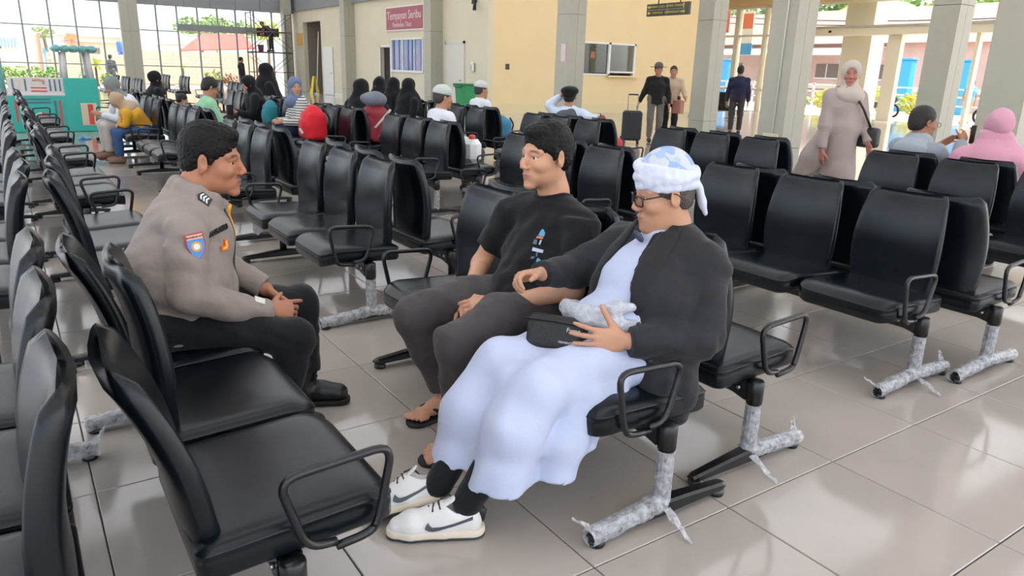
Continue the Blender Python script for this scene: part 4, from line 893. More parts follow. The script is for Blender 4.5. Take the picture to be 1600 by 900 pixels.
    for (an, az, big) in [((1.385, 2.50), 186, -1), ((1.285, 2.205), 190, 1)]:
        A2 = axes(az); F = lambda x, y, z: A_([an[0], an[1], 0])+A2 @ A_([x, y, z]); B = SDF(0.005, 0.02)
        B.chain([F(-0.045, 0, 0.009), F(0.04, 0, 0.009), F(0.14, 0, 0.009)], [0.038, 0.04, 0.05]); B.plane((0, 0, 0.018), (0, 0, 1)).plane((0, 0, 0.001), (0, 0, -1)); s = B.build('sandal_sole', mat('flipflop_black', '#17171a', 0.6), o, 0)
        for sg in (-1, 1): tube_on(o, 'sandal_strap', [F(0.035, sg*0.042, 0.02), F(0.07, sg*0.036, 0.058), F(0.115, big*0.022, 0.058), F(0.135, big*0.021, 0.02)], 0.0075, mat('flipflop_black', '#17171a', 0.6), 0.03)
tshirt_man()

# ---- man in white robe, black blazer and turban
def sneaker(o, mw, name='sneaker', flip=1):
    e = [];
    def put(S, nm, m, sm=1, par=None):
        me = S.mesh(nm, sm); ob = link(nm, me, m, par or o)
        if par is None: ob.matrix_local = mw
        return ob
    U = SDF(0.0045, 0.02); U.chain([(-0.075, 0, 0.075), (0.0, 0, 0.075)], [0.036, 0.038]); U.chain([(-0.08, 0, 0.05), (0.02, 0, 0.05), (0.12, 0.004*flip, 0.042), (0.165, 0.006*flip, 0.036)], [0.037, 0.043, 0.046, 0.034], sq=((0, 0, 1), 0.95)); U.cone((0.0, 0, 0.095), (0.06, 0, 0.072), 0.036, 0.035, 0.02)
    U.ell((-0.035, 0, 0.125), (0.05, 0.03, 0.05), None, 0.01, '-'); U.plane((0, 0, 0.028), (0, 0, -1)); up = put(U, name, mat('sneaker_leather', '#d9d7d3', 0.5, var=0.03))
    W = SDF(0.0045, 0.01); W.chain([(-0.085, 0, 0.02), (0.02, 0, 0.02), (0.125, 0.004*flip, 0.02), (0.17, 0.006*flip, 0.02)], [0.043, 0.046, 0.050, 0.038], sq=None); W.plane((0, 0, 0.036), (0, 0, 1)).plane((0, 0, 0.008), (0, 0, -1)); put(W, 'midsole', mat('midsole_cream', '#d8cbb6', 0.6), 0, up)
    W = SDF(0.0045, 0.01); W.chain([(-0.085, 0, 0.01), (0.02, 0, 0.01), (0.125, 0.004*flip, 0.01), (0.17, 0.006*flip, 0.012)], [0.044, 0.047, 0.051, 0.039]); W.plane((0, 0, 0.010), (0, 0, 1)).plane((0, 0, 0.001), (0, 0, -1)); put(W, 'outsole', mat('outsole_dark', '#2e3136', 0.7), 0, up)
    # curved side mark on both sides
    for sy in (-1, 1):
        pts = [(0.075, 0.052), (0.062, 0.043), (0.048, 0.041), (0.028, 0.045), (-0.02, 0.058), (-0.085, 0.080), (-0.085, 0.088), (-0.02, 0.067), (0.03, 0.0575), (0.05, 0.056), (0.058, 0.062), (0.064, 0.072), (0.072, 0.062)]
        def ysurf(x, z):
            r = 0.037+0.006*min(1, max(0, (x+0.08)/0.1))+0.003*min(1, max(0, (x-0.02)/0.1)); zz = z-0.05 if z < 0.06 or x > 0.02 else max(0.0, z-0.072); return sy*(math.sqrt(max(1e-6, r*r-(zz*0.95)**2))+0.006)
        P = [(x, ysurf(x, z), z) for x, z in pts]; q = [(x, y*0.8, z) for x, y, z in P]; k = len(P)
        mb = MB().add(P+q, [[0, 1, 2], [0, 2, 9], [2, 3, 8, 9], [3, 4, 7, 8], [4, 5, 6, 7], [0, 9, 10], [0, 10, 12], [10, 11, 12]]+[[i, (i+1) % k, k+(i+1) % k, k+i] for i in range(k)]); mb.build('side_mark', mat('mark_slate', '#4b4f56', 0.5), up)
    mb = MB().tube([(-0.112, 0, 0.055), (-0.116, 0, 0.09), (-0.108, 0, 0.108)], [0.014, 0.017, 0.012], 8); mb.build('heel_tab', mat('mark_black', '#1c1e22', 0.5), up)
    for i in range(6):
        x = 0.028+0.016*i; z = 0.124-0.0088*i; w_ = 0.027
        MB().tube([(x, -w_, z-0.012), (x+0.004, 0, z+0.002), (x+(0.006 if i % 2 else -0.004), w_, z-0.012)], 0.0034, 6).build('lace', mat('lace_dark', '#34363b', 0.8), up)
    MB().tube([(0.025, -0.012, 0.128), (-0.005, -0.034, 0.130), (-0.02, -0.046, 0.10)], 0.003, 6).build('lace', mat('lace_dark', '#34363b', 0.8), up)
    U2 = SDF(0.004, 0.006); U2.cone((0.02, 0, 0.112), (-0.012, 0, 0.132), 0.022, 0.02, 0.004, sq=((0.55, 0, 0.83), 3.0)); put(U2, 'tongue', mat('sneaker_leather', '#d9d7d3', 0.5), 1, up)
    return up
def robe_man():
    o = empty('person', (1.62, 1.74, 0.0), 0, 'older man in white turban, glasses, black blazer and white robe, gesturing with one hand', 'person')
    hc = A_([1.803, 1.745, 1.035]); A = axes(153, -9); sc = 1.0
    S = SDF(0.0038, 0.014); T = head_prims(S, hc, A, sc, 1.06)
    S.chain([(1.815, 1.735, 0.985), (1.835, 1.735, 0.93), (1.84, 1.74, 0.86)], [0.058, 0.062, 0.075], 0.03); S.cone(T(0.03, 0, -0.10), T(-0.01, 0, -0.13), 0.045, 0.05, 0.03)
    S.chain([(1.80, 1.93, 0.81), (1.84, 1.74, 0.84), (1.84, 1.56, 0.81)], [0.055, 0.075, 0.055], 0.03); S.cone((1.84, 1.74, 0.84), (1.68, 1.74, 0.5), 0.09, 0.09, 0.04)
    S.chain([(1.80, 1.94, 0.81), (1.655, 2.02, 0.715), (1.47, 1.965, 0.745)], [0.05, 0.042, 0.027], 0.02); S.chain([(1.845, 1.55, 0.81), (1.775, 1.49, 0.605), (1.545, 1.59, 0.605)], [0.05, 0.043, 0.028], 0.02)
    hand_prims(S, (1.528, 1.598, 0.605), (-0.88, 0.46, 0.06), (0.40, 0.86, -0.1), (0, 0, 1), [(0.12, 0.2, 0.15), (0.12, 0.2, 0.15), (0.12, 0.2, 0.15), (0.12, 0.2, 0.15)], 1.02, 0.16, (-0.1, 0.0), 0.95)
    hand_prims(S, (1.45, 1.962, 0.748), (-0.97, -0.12, 0.05), (0.1, -0.55, -0.8), (-0.2, -0.7, 0.6), [(0.5, 0.9, 0.5), (0.7, 1.0, 0.6), (0.8, 1.0, 0.6), (0.9, 1.0, 0.6)], 1.0, 0.03, (0.4, 0.4), 0.5)
    S.chain([(1.64, 1.66, 0.5), (1.25, 1.68, 0.47), (1.045, 1.735, 0.12)], [0.07, 0.055, 0.04], 0.02); S.chain([(1.64, 1.82, 0.5), (1.24, 1.88, 0.47), (1.01, 1.855, 0.135)], [0.07, 0.055, 0.04], 0.02)
    b = S.build('body', M_skin, o, 1); paint(b, face_paint(hc, A, sc, '#b98a6e', '#a26a60', 0.5, 0.12, (0.08, 0.075, 0.07), fat=1.06)); eyes(o, T, A, sc)
    # grey sideburn hair below the cap
    Hh = SDF(0.0042, 0.01); Hh.ell(T(-0.014, 0, 0.032), A_([0.094, 0.084, 0.08])*sc, A); Hh.ell(T(-0.044, 0, -0.005), A_([0.056, 0.074, 0.07])*sc, A)
    Hh.ell(T(0.09, 0, -0.02), A_([0.058, 0.1, 0.12])*sc, A, 0.008, '-')
    for s in (-1, 1): Hh.ell(T(-0.005, s*0.092, -0.018), A_([0.024, 0.022, 0.04])*sc, A, 0.008, '-')
    Hh.ell(T(-0.0, 0, -0.115), A_([0.12, 0.11, 0.075])*sc, A, 0.008, '-'); Hh.noise(0.001, 300, 2, n=6); Hh.build('hair', mat('greying_hair', '#4b4540', 0.6, bump=0.5, bscale=150), o, 0)
    # turban: cap dome, wound band, hanging tail
    def capm():
        m = mat('cap_cloth', '#b9c6dc', 0.8); n = m.node_tree; b_ = n.nodes['Principled BSDF']; tc = n.nodes.new('ShaderNodeTexCoord'); vo = n.nodes.new('ShaderNodeTexVoronoi'); vo.inputs['Scale'].default_value = 34
        rp = n.nodes.new('ShaderNodeValToRGB'); rp.color_ramp.elements[0].color = (*lin('#8fa6d2'), 1); rp.color_ramp.elements[1].color = (*lin('#bcc2c6'), 1); rp.color_ramp.elements[0].position = 0.35; rp.color_ramp.elements[1].position = 0.6
        n.links.new(tc.outputs['Object'], vo.inputs[0]); n.links.new(vo.outputs['Color'], rp.inputs[0]); n.links.new(rp.outputs[0], b_.inputs['Base Color']); return m
    D = SDF(0.0048, 0.01); D.ell(T(-0.012, 0, 0.055), A_([0.098, 0.085, 0.102])*sc, A); D.plane(T(0, 0, 0.03), -A[:, 2]); D.build('cap', capm(), o, 1)
    B = SDF(0.0042, 0.009)
    def ring(cx, z, rx, ry, tilt, r, ph=0, sqf=1.5):
        P = []
        for i in range(21):
            a = 2*PI*i/20; x = cx+rx*math.cos(a); y = ry*math.sin(a); P.append(T(x, y/1.06, z+tilt*math.cos(a)+0.008*math.sin(2*a+ph)))
        B.chain(P, [r*(1+0.12*math.sin(i*1.3+ph)) for i in range(21)])
    ring(-0.012, 0.046, 0.092, 0.081, 0.010, 0.0135, 0); ring(-0.012, 0.062, 0.095, 0.083, 0.004, 0.0145, 1); ring(-0.011, 0.074, 0.093, 0.082, 0.020, 0.0135, 2.2); ring(-0.013, 0.030, 0.090, 0.080, 0.018, 0.0125, 3); ring(-0.010, 0.078, 0.087, 0.077, 0.036, 0.0125, 4.1); ring(-0.012, 0.052, 0.096, 0.084, -0.006, 0.012, 5)
    B.chain([T(-0.098, 0.02, 0.055), T(-0.112, 0.025, 0.0), T(-0.118, 0.03, -0.045), T(-0.124, 0.035, -0.075)], [0.016, 0.020, 0.021, 0.012], sq=(A[:, 0], 1.7)); B.noise(0.0010, 150, 3, [A[:, 2], A[:, 2]+A[:, 0]*.25, A[:, 2]-A[:, 0]*.2])
    B.build('turban', cloth('turban_white', '#c9cfdf', 0.85, 0.3, 26), o, 1)
    # glasses
    gm = mat('glasses_black', '#15171c', 0.3); g = []
    for s in (-1, 1):
        P = [T(0.100-0.006*math.cos(a), s*(0.033+0.026*math.copysign(abs(math.cos(a))**0.6, math.cos(a))), -0.006+0.017*math.copysign(abs(math.sin(a))**0.6, math.sin(a))) for a in [2*PI*i/16 for i in range(16)]]
        me = MB().tube(P, 0.0026, 6, closed=True).build('glasses_rim', gm, o); me.data.transform(Matrix.Translation(-o.location)); q = MB().add([Vector(p) for p in P], [list(range(16))]).build('glasses_lens', M_glass, o); q.data.transform(Matrix.Translation(-o.location))
        tube_on(o, 'glasses_temple', [T(0.094, s*0.059, 0.004), T(0.07, s*0.074, 0.007), T(-0.01, s*0.084, 0.014), T(-0.03, s*0.082, -0.004)], 0.0024, gm, 0.01, 6)
    tube_on(o, 'glasses_bridge', [T(0.096, -0.008, 0.0), T(0.104, 0, 0.004), T(0.096, 0.008, 0.0)], 0.0024, gm, 0.005, 6)
    # white shirt and robe
    M_r = cloth('robe_white', '#b6bed6', 0.8, 0.25, 10)
    R = SDF(0.0065, 0.035); R.cone((1.67, 1.74, 0.54), (1.76, 1.74, 0.72), 0.15, 0.145, sq=((0, 1, 0), 0.82)); R.cone((1.76, 1.74, 0.72), (1.82, 1.74, 0.83), 0.145, 0.105, sq=((0, 1, 0), 0.75)); R.ell((1.60, 1.75, 0.60), (0.13, 0.14, 0.11)); R.chain([(1.80, 1.88, 0.83), (1.835, 1.74, 0.86), (1.84, 1.60, 0.83)], [0.055, 0.072, 0.055])
    R.cap((1.825, 1.738, 0.88), (1.812, 1.738, 0.935), 0.074, 0.068, 0.01); R.cone((1.82, 1.737, 0.93), (1.80, 1.74, 1.05), 0.06, 0.06, 0.006, '-'); R.noise(0.002, 50, 3); R.build('white_shirt', M_r, o, 1)
    K = SDF(0.0068, 0.05)
    K.cone((1.67, 1.66, 0.52), (1.67, 1.83, 0.52), 0.115, 0.115); K.chain([(1.66, 1.66, 0.515), (1.44, 1.665, 0.50), (1.25, 1.67, 0.475)], [0.10, 0.085, 0.08]); K.chain([(1.66, 1.83, 0.515), (1.44, 1.86, 0.50), (1.26, 1.885, 0.48)], [0.10, 0.085, 0.08]); K.cone((1.5, 1.76, 0.475), (1.27, 1.78, 0.455), 0.075, 0.075)
    # skirt falling from the knees
    K.chain([(1.25, 1.665, 0.47), (1.165, 1.668, 0.36), (1.105, 1.69, 0.08)], [0.08, 0.088, 0.098]); K.chain([(1.26, 1.89, 0.475), (1.135, 1.882, 0.34), (1.065, 1.872, 0.08)], [0.08, 0.09, 0.095]); K.chain([(1.25, 1.78, 0.45), (1.13, 1.78, 0.10)], [0.08, 0.10])
    K.chain([(1.40, 1.605, 0.44), (1.32, 1.61, 0.30), (1.28, 1.63, 0.08)], [0.05, 0.055, 0.07]); K.chain([(1.50, 1.60, 0.44), (1.42, 1.60, 0.28)], [0.045, 0.03])
    K.plane((1.16, 1.74, 0.185), (0.02, 0.05, -0.99)); K.plane((1.35, 1.6, 0.175), (0.75, 0, -0.66))
    K.noise(0.004, 36, 5, [(0.9, 0.5, 0.1), (0.2, 1, 0.15), (0.7, -0.7, 0.1)]).noise(0.0026, 70, 7, [(0.8, 0.6, 0.05), (0.1, 1, 0.1)]); K.build('robe_skirt', M_r, o, 1)
    # waist scarf
    W = SDF(0.006, 0.02); W.chain([(1.62, 1.61, 0.625), (1.535, 1.65, 0.645), (1.482, 1.74, 0.65), (1.50, 1.86, 0.645), (1.60, 1.91, 0.62)], [0.028, 0.03, 0.032, 0.03, 0.025]); W.chain([(1.50, 1.70, 0.675), (1.54, 1.66, 0.70), (1.585, 1.63, 0.70)], [0.022, 0.022, 0.015]); W.noise(0.004, 60, 12).noise(0.002, 130, 3)
    W.build('waist_scarf', cloth('scarf_check', '#b9bcc2', 0.9, 0.6, 60, var=0.15, vscale=50), o, 1)
    # blazer
    M_b = cloth('blazer_black', '#26262a', 0.72, 0.16, 22); J = SDF(0.0065, 0.03)
    J.cone((1.71, 1.735, 0.47), (1.765, 1.735, 0.70), 0.178, 0.168, sq=((0, 1, 0), 0.82)); J.cone((1.765, 1.735, 0.70), (1.82, 1.74, 0.82), 0.168, 0.12, sq=((0, 1, 0), 0.68)); J.chain([(1.80, 1.93, 0.835), (1.84, 1.74, 0.872), (1.838, 1.56, 0.835)], [0.062, 0.08, 0.062], 0.035)
    J.chain([(1.80, 1.94, 0.825), (1.66, 2.025, 0.715)], [0.07, 0.064]); J.cap((1.67, 2.022, 0.72), (1.465, 1.965, 0.745), 0.066, 0.046, 0.02); J.chain([(1.835, 1.555, 0.825), (1.775, 1.49, 0.605)], [0.07, 0.066]); J.cap((1.79, 1.485, 0.605), (1.545, 1.592, 0.605), 0.068, 0.05, 0.02)
    # front panels, the near one hanging over the armrest
    J.chain([(1.66, 1.60, 0.60), (1.64, 1.545, 0.46), (1.635, 1.525, 0.34)], [0.06, 0.05, 0.035]); J.chain([(1.74, 1.56, 0.56), (1.73, 1.53, 0.40), (1.72, 1.525, 0.33)], [0.07, 0.055, 0.04]); J.chain([(1.66, 1.91, 0.60), (1.60, 1.935, 0.50)], [0.055, 0.045])
    # open front
    J.chain([(1.735, 1.765, 0.955), (1.64, 1.765, 0.80), (1.56, 1.755, 0.66), (1.48, 1.75, 0.52), (1.46, 1.745, 0.40)], [0.040, 0.072, 0.115, 0.135, 0.145], 0.006, '-'); J.cone((1.82, 1.74, 0.935), (1.80, 1.745, 1.05), 0.072, 0.08, 0.008, '-'); J.ell((1.60, 1.75, 0.60), (0.125, 0.115, 0.10), None, 0.004, '-')
    J.noise(0.0034, 40, 15, [(0.4, 0.3, 1), (1, 0, 0.7)]).noise(0.0020, 80, 5, [(0.8, 0.3, 0.8), (0.2, 1, 0.5)]); blz = J.build('blazer', M_b, o, 1)
    # lapels as real folded strips
    for sd_, pts in ((-1, [(1.80, 1.675, 0.915), (1.735, 1.672, 0.86), (1.68, 1.66, 0.80), (1.635, 1.642, 0.73), (1.605, 1.63, 0.67)]), (1, [(1.78, 1.835, 0.91), (1.72, 1.855, 0.85), (1.67, 1.868, 0.79), (1.63, 1.875, 0.73)])):
        nn_ = nrm((-0.75, 0.45*sd_, 0.35)); P = [tuple(on_cloth(blz, p_, nn_)[0]) for p_ in pts]; Lp = SDF(0.0048, 0.03); P = smooth_path(P, 0.05, 3); P = [P[0]+(P[-1]-P[0])*t*0.0+p_ for t, p_ in [(0, Vector((0, 0, 0)))]]+list(P[1:]); n_ = len(P); Lp.chain([tuple(p_) for p_ in P], [0.012+0.020*math.sin(PI*min(1, 0.15+0.85*i/(n_-1)))**0.8 for i in range(n_)], sq=(nn_, 3.4)); Lp.build('lapel', cloth('lapel_black', '#202024', 0.68, 0.1, 30), o, 1)
    bt = MB().box((1.706, 1.752, 0.897), (0.016, 0.062, 0.034), Matrix.Rotation(math.radians(-28), 3, 'Z') @ Matrix.Rotation(math.radians(-25), 3, 'Y'), bev=0.006).build('collar_tab', mat('collar_navy', '#3a4058', 0.6), o); bt.data.transform(Matrix.Translation(-o.location))
    for (p) in [(1.578, 1.588, 0.655), (1.600, 1.545, 0.54), (1.615, 1.528, 0.44)]:
        me = MB().lathe([(0.001, -0.004), (0.008, -0.004), (0.009, 0.0), (0.007, 0.004), (0.001, 0.003)], n=10).mesh('button'); ob = link('button', me, mat('button_black', '#1c1c1e', 0.3), o); ob.matrix_local = Matrix.Translation(Vector(p)-o.location) @ Vector((-0.6, -0.8, 0.1)).to_track_quat('Z', 'Y').to_matrix().to_4x4()
    # socks and shoes
    for (a, b_) in [((1.25, 1.68, 0.47), (1.042, 1.736, 0.11)), ((1.24, 1.88, 0.47), (1.006, 1.855, 0.125))]:
        Q = SDF(0.0055, 0.01); Q.cone(a, b_, 0.064, 0.0475); Q.noise(0.0015, 60, 3); Q.build('sock', cloth('black_sock', '#14151a', 0.85, 0.2, 60), o, 1)
    A1 = axes(150, 0); sneaker(o, Matrix.Translation(Vector((0.985, 1.762, 0.0))-o.location) @ Matrix.Scale(0.93, 4) @ Matrix(((A1[0, 0], A1[0, 1], A1[0, 2]), (A1[1, 0], A1[1, 1], A1[1, 2]), (A1[2, 0], A1[2, 1], A1[2, 2]))).to_4x4())
    A2 = axes(152, -14, 18); sneaker(o, Matrix.Translation(Vector((0.945, 1.882, 0.044))-o.location) @ Matrix.Scale(0.93, 4) @ Matrix([list(r_) for r_ in A2]).to_4x4(), flip=-1)
    # waist pack on his lap
    pk = empty('waist_pack', (1.42, 1.80, 0.50), 0, 'black printed waist pack resting on the lap of the man in white', 'bag')
    f = nrm((-0.72, -0.50, 0.50)); l = nrm(np.cross((0, 0, 1), f)); u = np.cross(f, l); Rm = np.stack([f, l, u], 1); c = A_([1.405, 1.785, 0.592])
    B = SDF(0.005, 0.012); B.box(c, (0.030, 0.100, 0.062), Rm, 0.026); B.noise(0.0018, 50, 2); B.build('pack_body', mat('pack_nylon', '#191a1d', 0.55, bump=0.3, bscale=90), pk, 1)
    Z = lambda y, z, x=0.033: c+f*x+l*y+u*z
    for ob in [MB().tube([Z(-0.105, 0.032), Z(0, 0.036), Z(0.105, 0.032)], 0.004, 6).build('zip', mat('zip_black', '#0e0e10', 0.4), pk), MB().tube([c+l*0.12, c+l*0.16+f*-0.06+u*0.02, c+l*0.2-f*0.16+u*0.03], [0.012, 0.01, 0.008], 8).build('strap', mat('pack_nylon2', '#151518', 0.6), pk)]: ob.data.transform(Matrix.Translation(-pk.location))
    mt = mat('pack_print', '#c9ccd0', 0.6)
    for (txt, sz, y, z) in [('Fame', 0.022, 0.062, 0.012), ('MOMENTS TIME', 0.010, 0.055, -0.03)]: text_obj(txt, sz, mt, pk, frame_mat(Vector(Z(y, z, 0.034))-pk.location, -l, u) if False else frame_mat(Vector(Z(y, z, 0.034))-pk.location, l, u), depth=0.001)
robe_man()
# ------------------------------------------------------------------ outdoors
def gmat(name, col, **k): return mat(name, col, 0.9, var=0.1, vscale=0.6, **k)
struct('ground', MB().b2((-80, -60, -0.3), (140, 160, -0.065)), gmat('pale_pavement', '#c9b8a8'), label='pale sunlit pavement outside the hall')
def leafball(mb, c, r, n, s, seed, flat=0.0):
    rnd = random.Random(seed)
    for i in range(n):
        while True:
            p = Vector((rnd.uniform(-1, 1), rnd.uniform(-1, 1), rnd.uniform(-1, 1)))
            if 0.25 < p.length < 1: break
        q = Vector((c[0]+p.x*r[0], c[1]+p.y*r[1], c[2]+p.z*r[2])); a = Vector((rnd.gauss(0, 1), rnd.gauss(0, 1), rnd.gauss(0, 0.7))).normalized(); b = a.cross(Vector((rnd.gauss(0, 1), rnd.gauss(0, 1), rnd.gauss(0, 1)))).normalized(); w_ = s*rnd.uniform(0.6, 1.2)
        mb.add([q-a*w_, q+b*w_*0.45, q+a*w_, q-b*w_*0.45], [[0, 1, 2, 3]])
def tree(c, crowns, trunk_h, label, col, n=500, s=0.25, group='trees outside', seed=1):
    o = empty('tree', c, 0, label, 'tree', group); mb = MB()
    for i, (cc, r) in enumerate(crowns): leafball(mb, cc, r, n, s, seed*17+i)
    mb.build('foliage', mat('leaf_'+col.strip('#'), col, 0.7, var=0.25, vscale=3), o)
    MB().tube([(0, 0, -0.1), (0.1, 0, trunk_h*0.6), (0, 0.1, trunk_h)], [0.16, 0.12, 0.09], 8).build('trunk', mat('bark', '#6f5f4d', 0.9), o); return o
def shrub(c, r, label, col, n=260, s=0.09, seed=1, name='shrub', group='shrubs outside'):
    o = empty(name, c, 0, label, 'shrub', group); mb = MB(); leafball(mb, (0, 0, r[2]), r, n, s, seed); mb.build('foliage', mat('leaf_'+col.strip('#'), col, 0.7, var=0.25, vscale=3), o)
    mb = MB()
    for k in range(5): a = k*1.25; mb.tube([(0, 0, -0.05), (r[0]*0.4*math.cos(a), r[1]*0.4*math.sin(a), r[2])], 0.012, 5)
    mb.build('stem', mat('bark', '#6f5f4d', 0.9), o); return o
tree((15.8, 75, 0), [((-0.8, 0, 4.3), (1.6, 1.2, 0.9)), ((1.2, 0, 4.5), (1.4, 1.2, 1.0)), ((3.4, 0, 4.2), (1.6, 1.2, 1.0))], 4, 'broad leafy tree behind the red awning', '#7d9a55', 420, 0.22, seed=2)
tree((21.0, 72, 0), [((0, 0, 4.2), (1.6, 1.2, 1.0))], 4, 'yellow-green tree right of the red awning', '#a6b548', 420, 0.2, seed=3)
tree((3.0, 65, 0), [((0, 0, 3.0), (0.8, 0.8, 0.45))], 3, 'small pale tree over the pink house', '#93a368', 200, 0.16, seed=4)
for k, (yy, zz, rr, col) in enumerate([(50, 6.0, 4.5, '#7f9a5e'), (42.5, 6.6, 4.0, '#6f8f55'), (36, 6.3, 4.0, '#82a35a'), (29, 6.0, 3.6, '#8fb04f'), (24.5, 5.6, 2.6, '#9bc24a')]):
    tree((58+k*0.8, yy, 0), [((0, 0, zz), (2.5, rr, 2.6)), ((-1, rr*0.6, zz-1.2), (2, rr*0.6, 1.8))], 5, ['dense tree seen through the window left of the grey column', 'tree above the roofs right of the grey column', 'tree behind the green gable', 'tree over the roof left of the far column', 'bright tree at the upper right corner'][k], col, 900, 0.42, seed=10+k)
# pink house with barred window
o = empty('house', (0.5, 58, 0), 0, 'pale pink house wall with a barred blue window', 'house')
MB().b2((-4, 0, -0.1), (1.9, 4, 2.85)).build('wall', gmat('pink_plaster', '#e3c2ac'), o)
f = MB().b2((-0.3, -0.05, 1.9), (0.75, 0.02, 2.45)); f = f.build('window', mat('window_blue', '#8fa9c4', 0.3), o)
for k in range(6): MB().b2((-0.25+k*0.18, -0.09, 1.75), (-0.22+k*0.18, -0.06, 2.45)).build('bar', M_white, f)
MB().b2((1.85, -0.15, 0), (1.98, 0.0, 2.8)).build('downpipe', mat('pipe_brown', '#9a7a60', 0.8), o)
o = empty('house', (7.5, 80, 0), 0, 'distant house with a long grey roof', 'house')
MB().b2((-2.4, 0, -0.1), (2.3, 4, 3.3)).build('wall', gmat('beige_plaster', '#d9c7b5'), o); MB().prism([(-2.7, 3.2), (2.6, 3.2), (1.6, 3.8), (-0.1, 4.35), (-1.4, 3.9)], -0.4, 4.4, 'y').build('roof', gmat('grey_roof', '#b4aeb2'), o)
o = empty('house', (8.8, 66, 0), 0, 'low house with stepped grey sheds beside the water tank', 'house')
MB().b2((-4.2, 0, -0.1), (0.2, 4, 2.5)).build('wall', gmat('peach_plaster', '#dfbfa6'), o); MB().b2((-4.5, -0.3, 2.5), (0.3, 4.2, 2.62)).build('roof', gmat('grey_roof', '#b4aeb2'), o); MB().b2((-3.0, -0.04, 1.5), (-2.2, 0.02, 2.1)).build('window', mat('window_dark', '#766b64', 0.4), o)
simple('water_tank', MB().lathe([(0.05, 1.75), (0.3, 1.8), (0.32, 2.4), (0.28, 2.5), (0.1, 2.55)], (7.35, 60, 0), 14).b2((7.1, 59.8, -0.07), (7.6, 60.2, 1.75)), mat('tank_blue', '#4a78c8', 0.5), 'blue water tank on a plinth behind the wall', 'tank')
simple('tarpaulin', MB().prism([(4.3, 2.65), (5.2, 2.6), (5.1, 3.0), (4.5, 3.05)], 65.2, 65.6, 'y').b2((4.7, 65.3, -0.07), (4.8, 65.4, 2.65)), mat('tarp_orange', '#e07a4c', 0.7), 'orange tarpaulin hung on a post behind the wall', 'tarpaulin')
simple('tarpaulin', MB().prism([(2.45, 1.55), (2.8, 1.6), (2.5, 1.95)], 56.9, 57.1, 'y').b2((2.55, 56.95, -0.07), (2.62, 57.05, 1.6)), mat('tarp_blue', '#4c8fd0', 0.7), 'small blue tarpaulin beside the pink house', 'tarpaulin')
# block walls
def blockwall(x0, x1, y, h, label):
    o = empty('boundary_wall', (x0, y, 0), 0, label, 'wall'); L = x1-x0; MB().b2((0, 0.03, -0.07), (L, 0.2, h)).build('core', gmat('mortar', '#c2ac98'), o); bh = 0.2; rows = int(h/bh); me = MB().box((0, 0, 0), (0.39, 0.1, 0.19), bev=0.006).mesh('block'); me.materials.append(gmat('block_tan', '#cbb29b'))
    for r in range(rows):
        x = 0.2+(0.2 if r % 2 else 0)
        while x < L-0.15: link('block', me, None, o, (x, 0.04, 0.1+r*bh)); x += 0.4
    return o
blockwall(6.9, 14.0, 50.0, 1.9, 'tan concrete block wall under the red awning')
blockwall(2.4, 6.9, 52.0, 1.6, 'lower tan block wall behind the palm')
o = empty('awning', (10.0, 54, 0), 0, 'big red canvas awning beyond the block wall', 'awning'); MB().add([(0.0, 0, 2.0), (4.9, 0, 2.3), (4.6, 1.6, 3.25), (1.9, 1.6, 3.2), (0.0, 0.03, 1.95), (4.9, 0.03, 2.25), (4.6, 1.63, 3.2), (1.9, 1.63, 3.15)], [[0, 1, 2, 3], [4, 7, 6, 5], [0, 4, 5, 1], [1, 5, 6, 2], [2, 6, 7, 3], [3, 7, 4, 0]]).build('canvas', mat('canvas_red', '#d95a50', 0.8, var=0.1, vscale=1.5), o)
for x_ in (0.15, 2.4, 4.7): MB().b2((x_-0.04, 0.1, -0.07), (x_+0.04, 0.18, 2.15)).build('post', M_alu, o)
o = empty('awning', (9.0, 56, 0), 0, 'pale orange sloping awning left of the red one', 'awning'); MB().add([(0.0, 0, 2.35), (1.9, 0, 2.4), (3.0, 1.6, 3.2), (1.1, 1.6, 3.05), (0.0, 0.03, 2.3), (1.9, 0.03, 2.35), (3.0, 1.63, 3.15), (1.1, 1.63, 3.0)], [[0, 1, 2, 3], [4, 7, 6, 5], [0, 4, 5, 1], [1, 5, 6, 2], [2, 6, 7, 3], [3, 7, 4, 0]]).build('canvas', mat('canvas_orange', '#e5a27c', 0.8), o)
for x_ in (0.1, 1.8): MB().b2((x_-0.04, 0.1, -0.07), (x_+0.04, 0.18, 2.3)).build('post', M_alu, o)
# planting outside the far glazing
for k in range(5): shrub((-0.3+k*0.62, 44.2, 0), (0.42, 0.3, 0.46), 'clipped grassy hedge mound outside the far glass, %s from the left' % ['first', 'second', 'third', 'fourth', 'fifth'][k], '#7fae57', 220, 0.1, 30+k, group='hedge outside the far glass')
def palm(c, label, col, n=11, L=1.0, z0=0.9, seed=3):
    o = empty('palm', c, 0, label, 'plant', 'palms outside'); rnd = random.Random(seed); MB().tube([(0, 0, -0.07), (0, 0, z0)], [0.07, 0.05], 8).build('trunk', mat('bark', '#6f5f4d', 0.9), o)
    for k in range(n):
        a = 2*PI*k/n+rnd.uniform(-.2, .2); up = rnd.uniform(0.5, 1.3); mb = MB(); pr = None
        for i in range(9):
            t = i/8; p = Vector((math.cos(a)*L*t*0.8, math.sin(a)*L*t*0.8, z0+L*(up*t-0.75*t*t))); w_ = 0.10*math.sin(PI*min(1, t*0.9+0.08)); sd = Vector((-math.sin(a), math.cos(a), -0.2))*w_
            cur = [p-sd, p, p+sd]
            if pr: mb.add(pr+cur, [[0, 1, 4, 3], [1, 2, 5, 4]])
            pr = cur
        mb.build('frond', mat('leaf_'+col.strip('#'), col, 0.6, var=0.2), o)
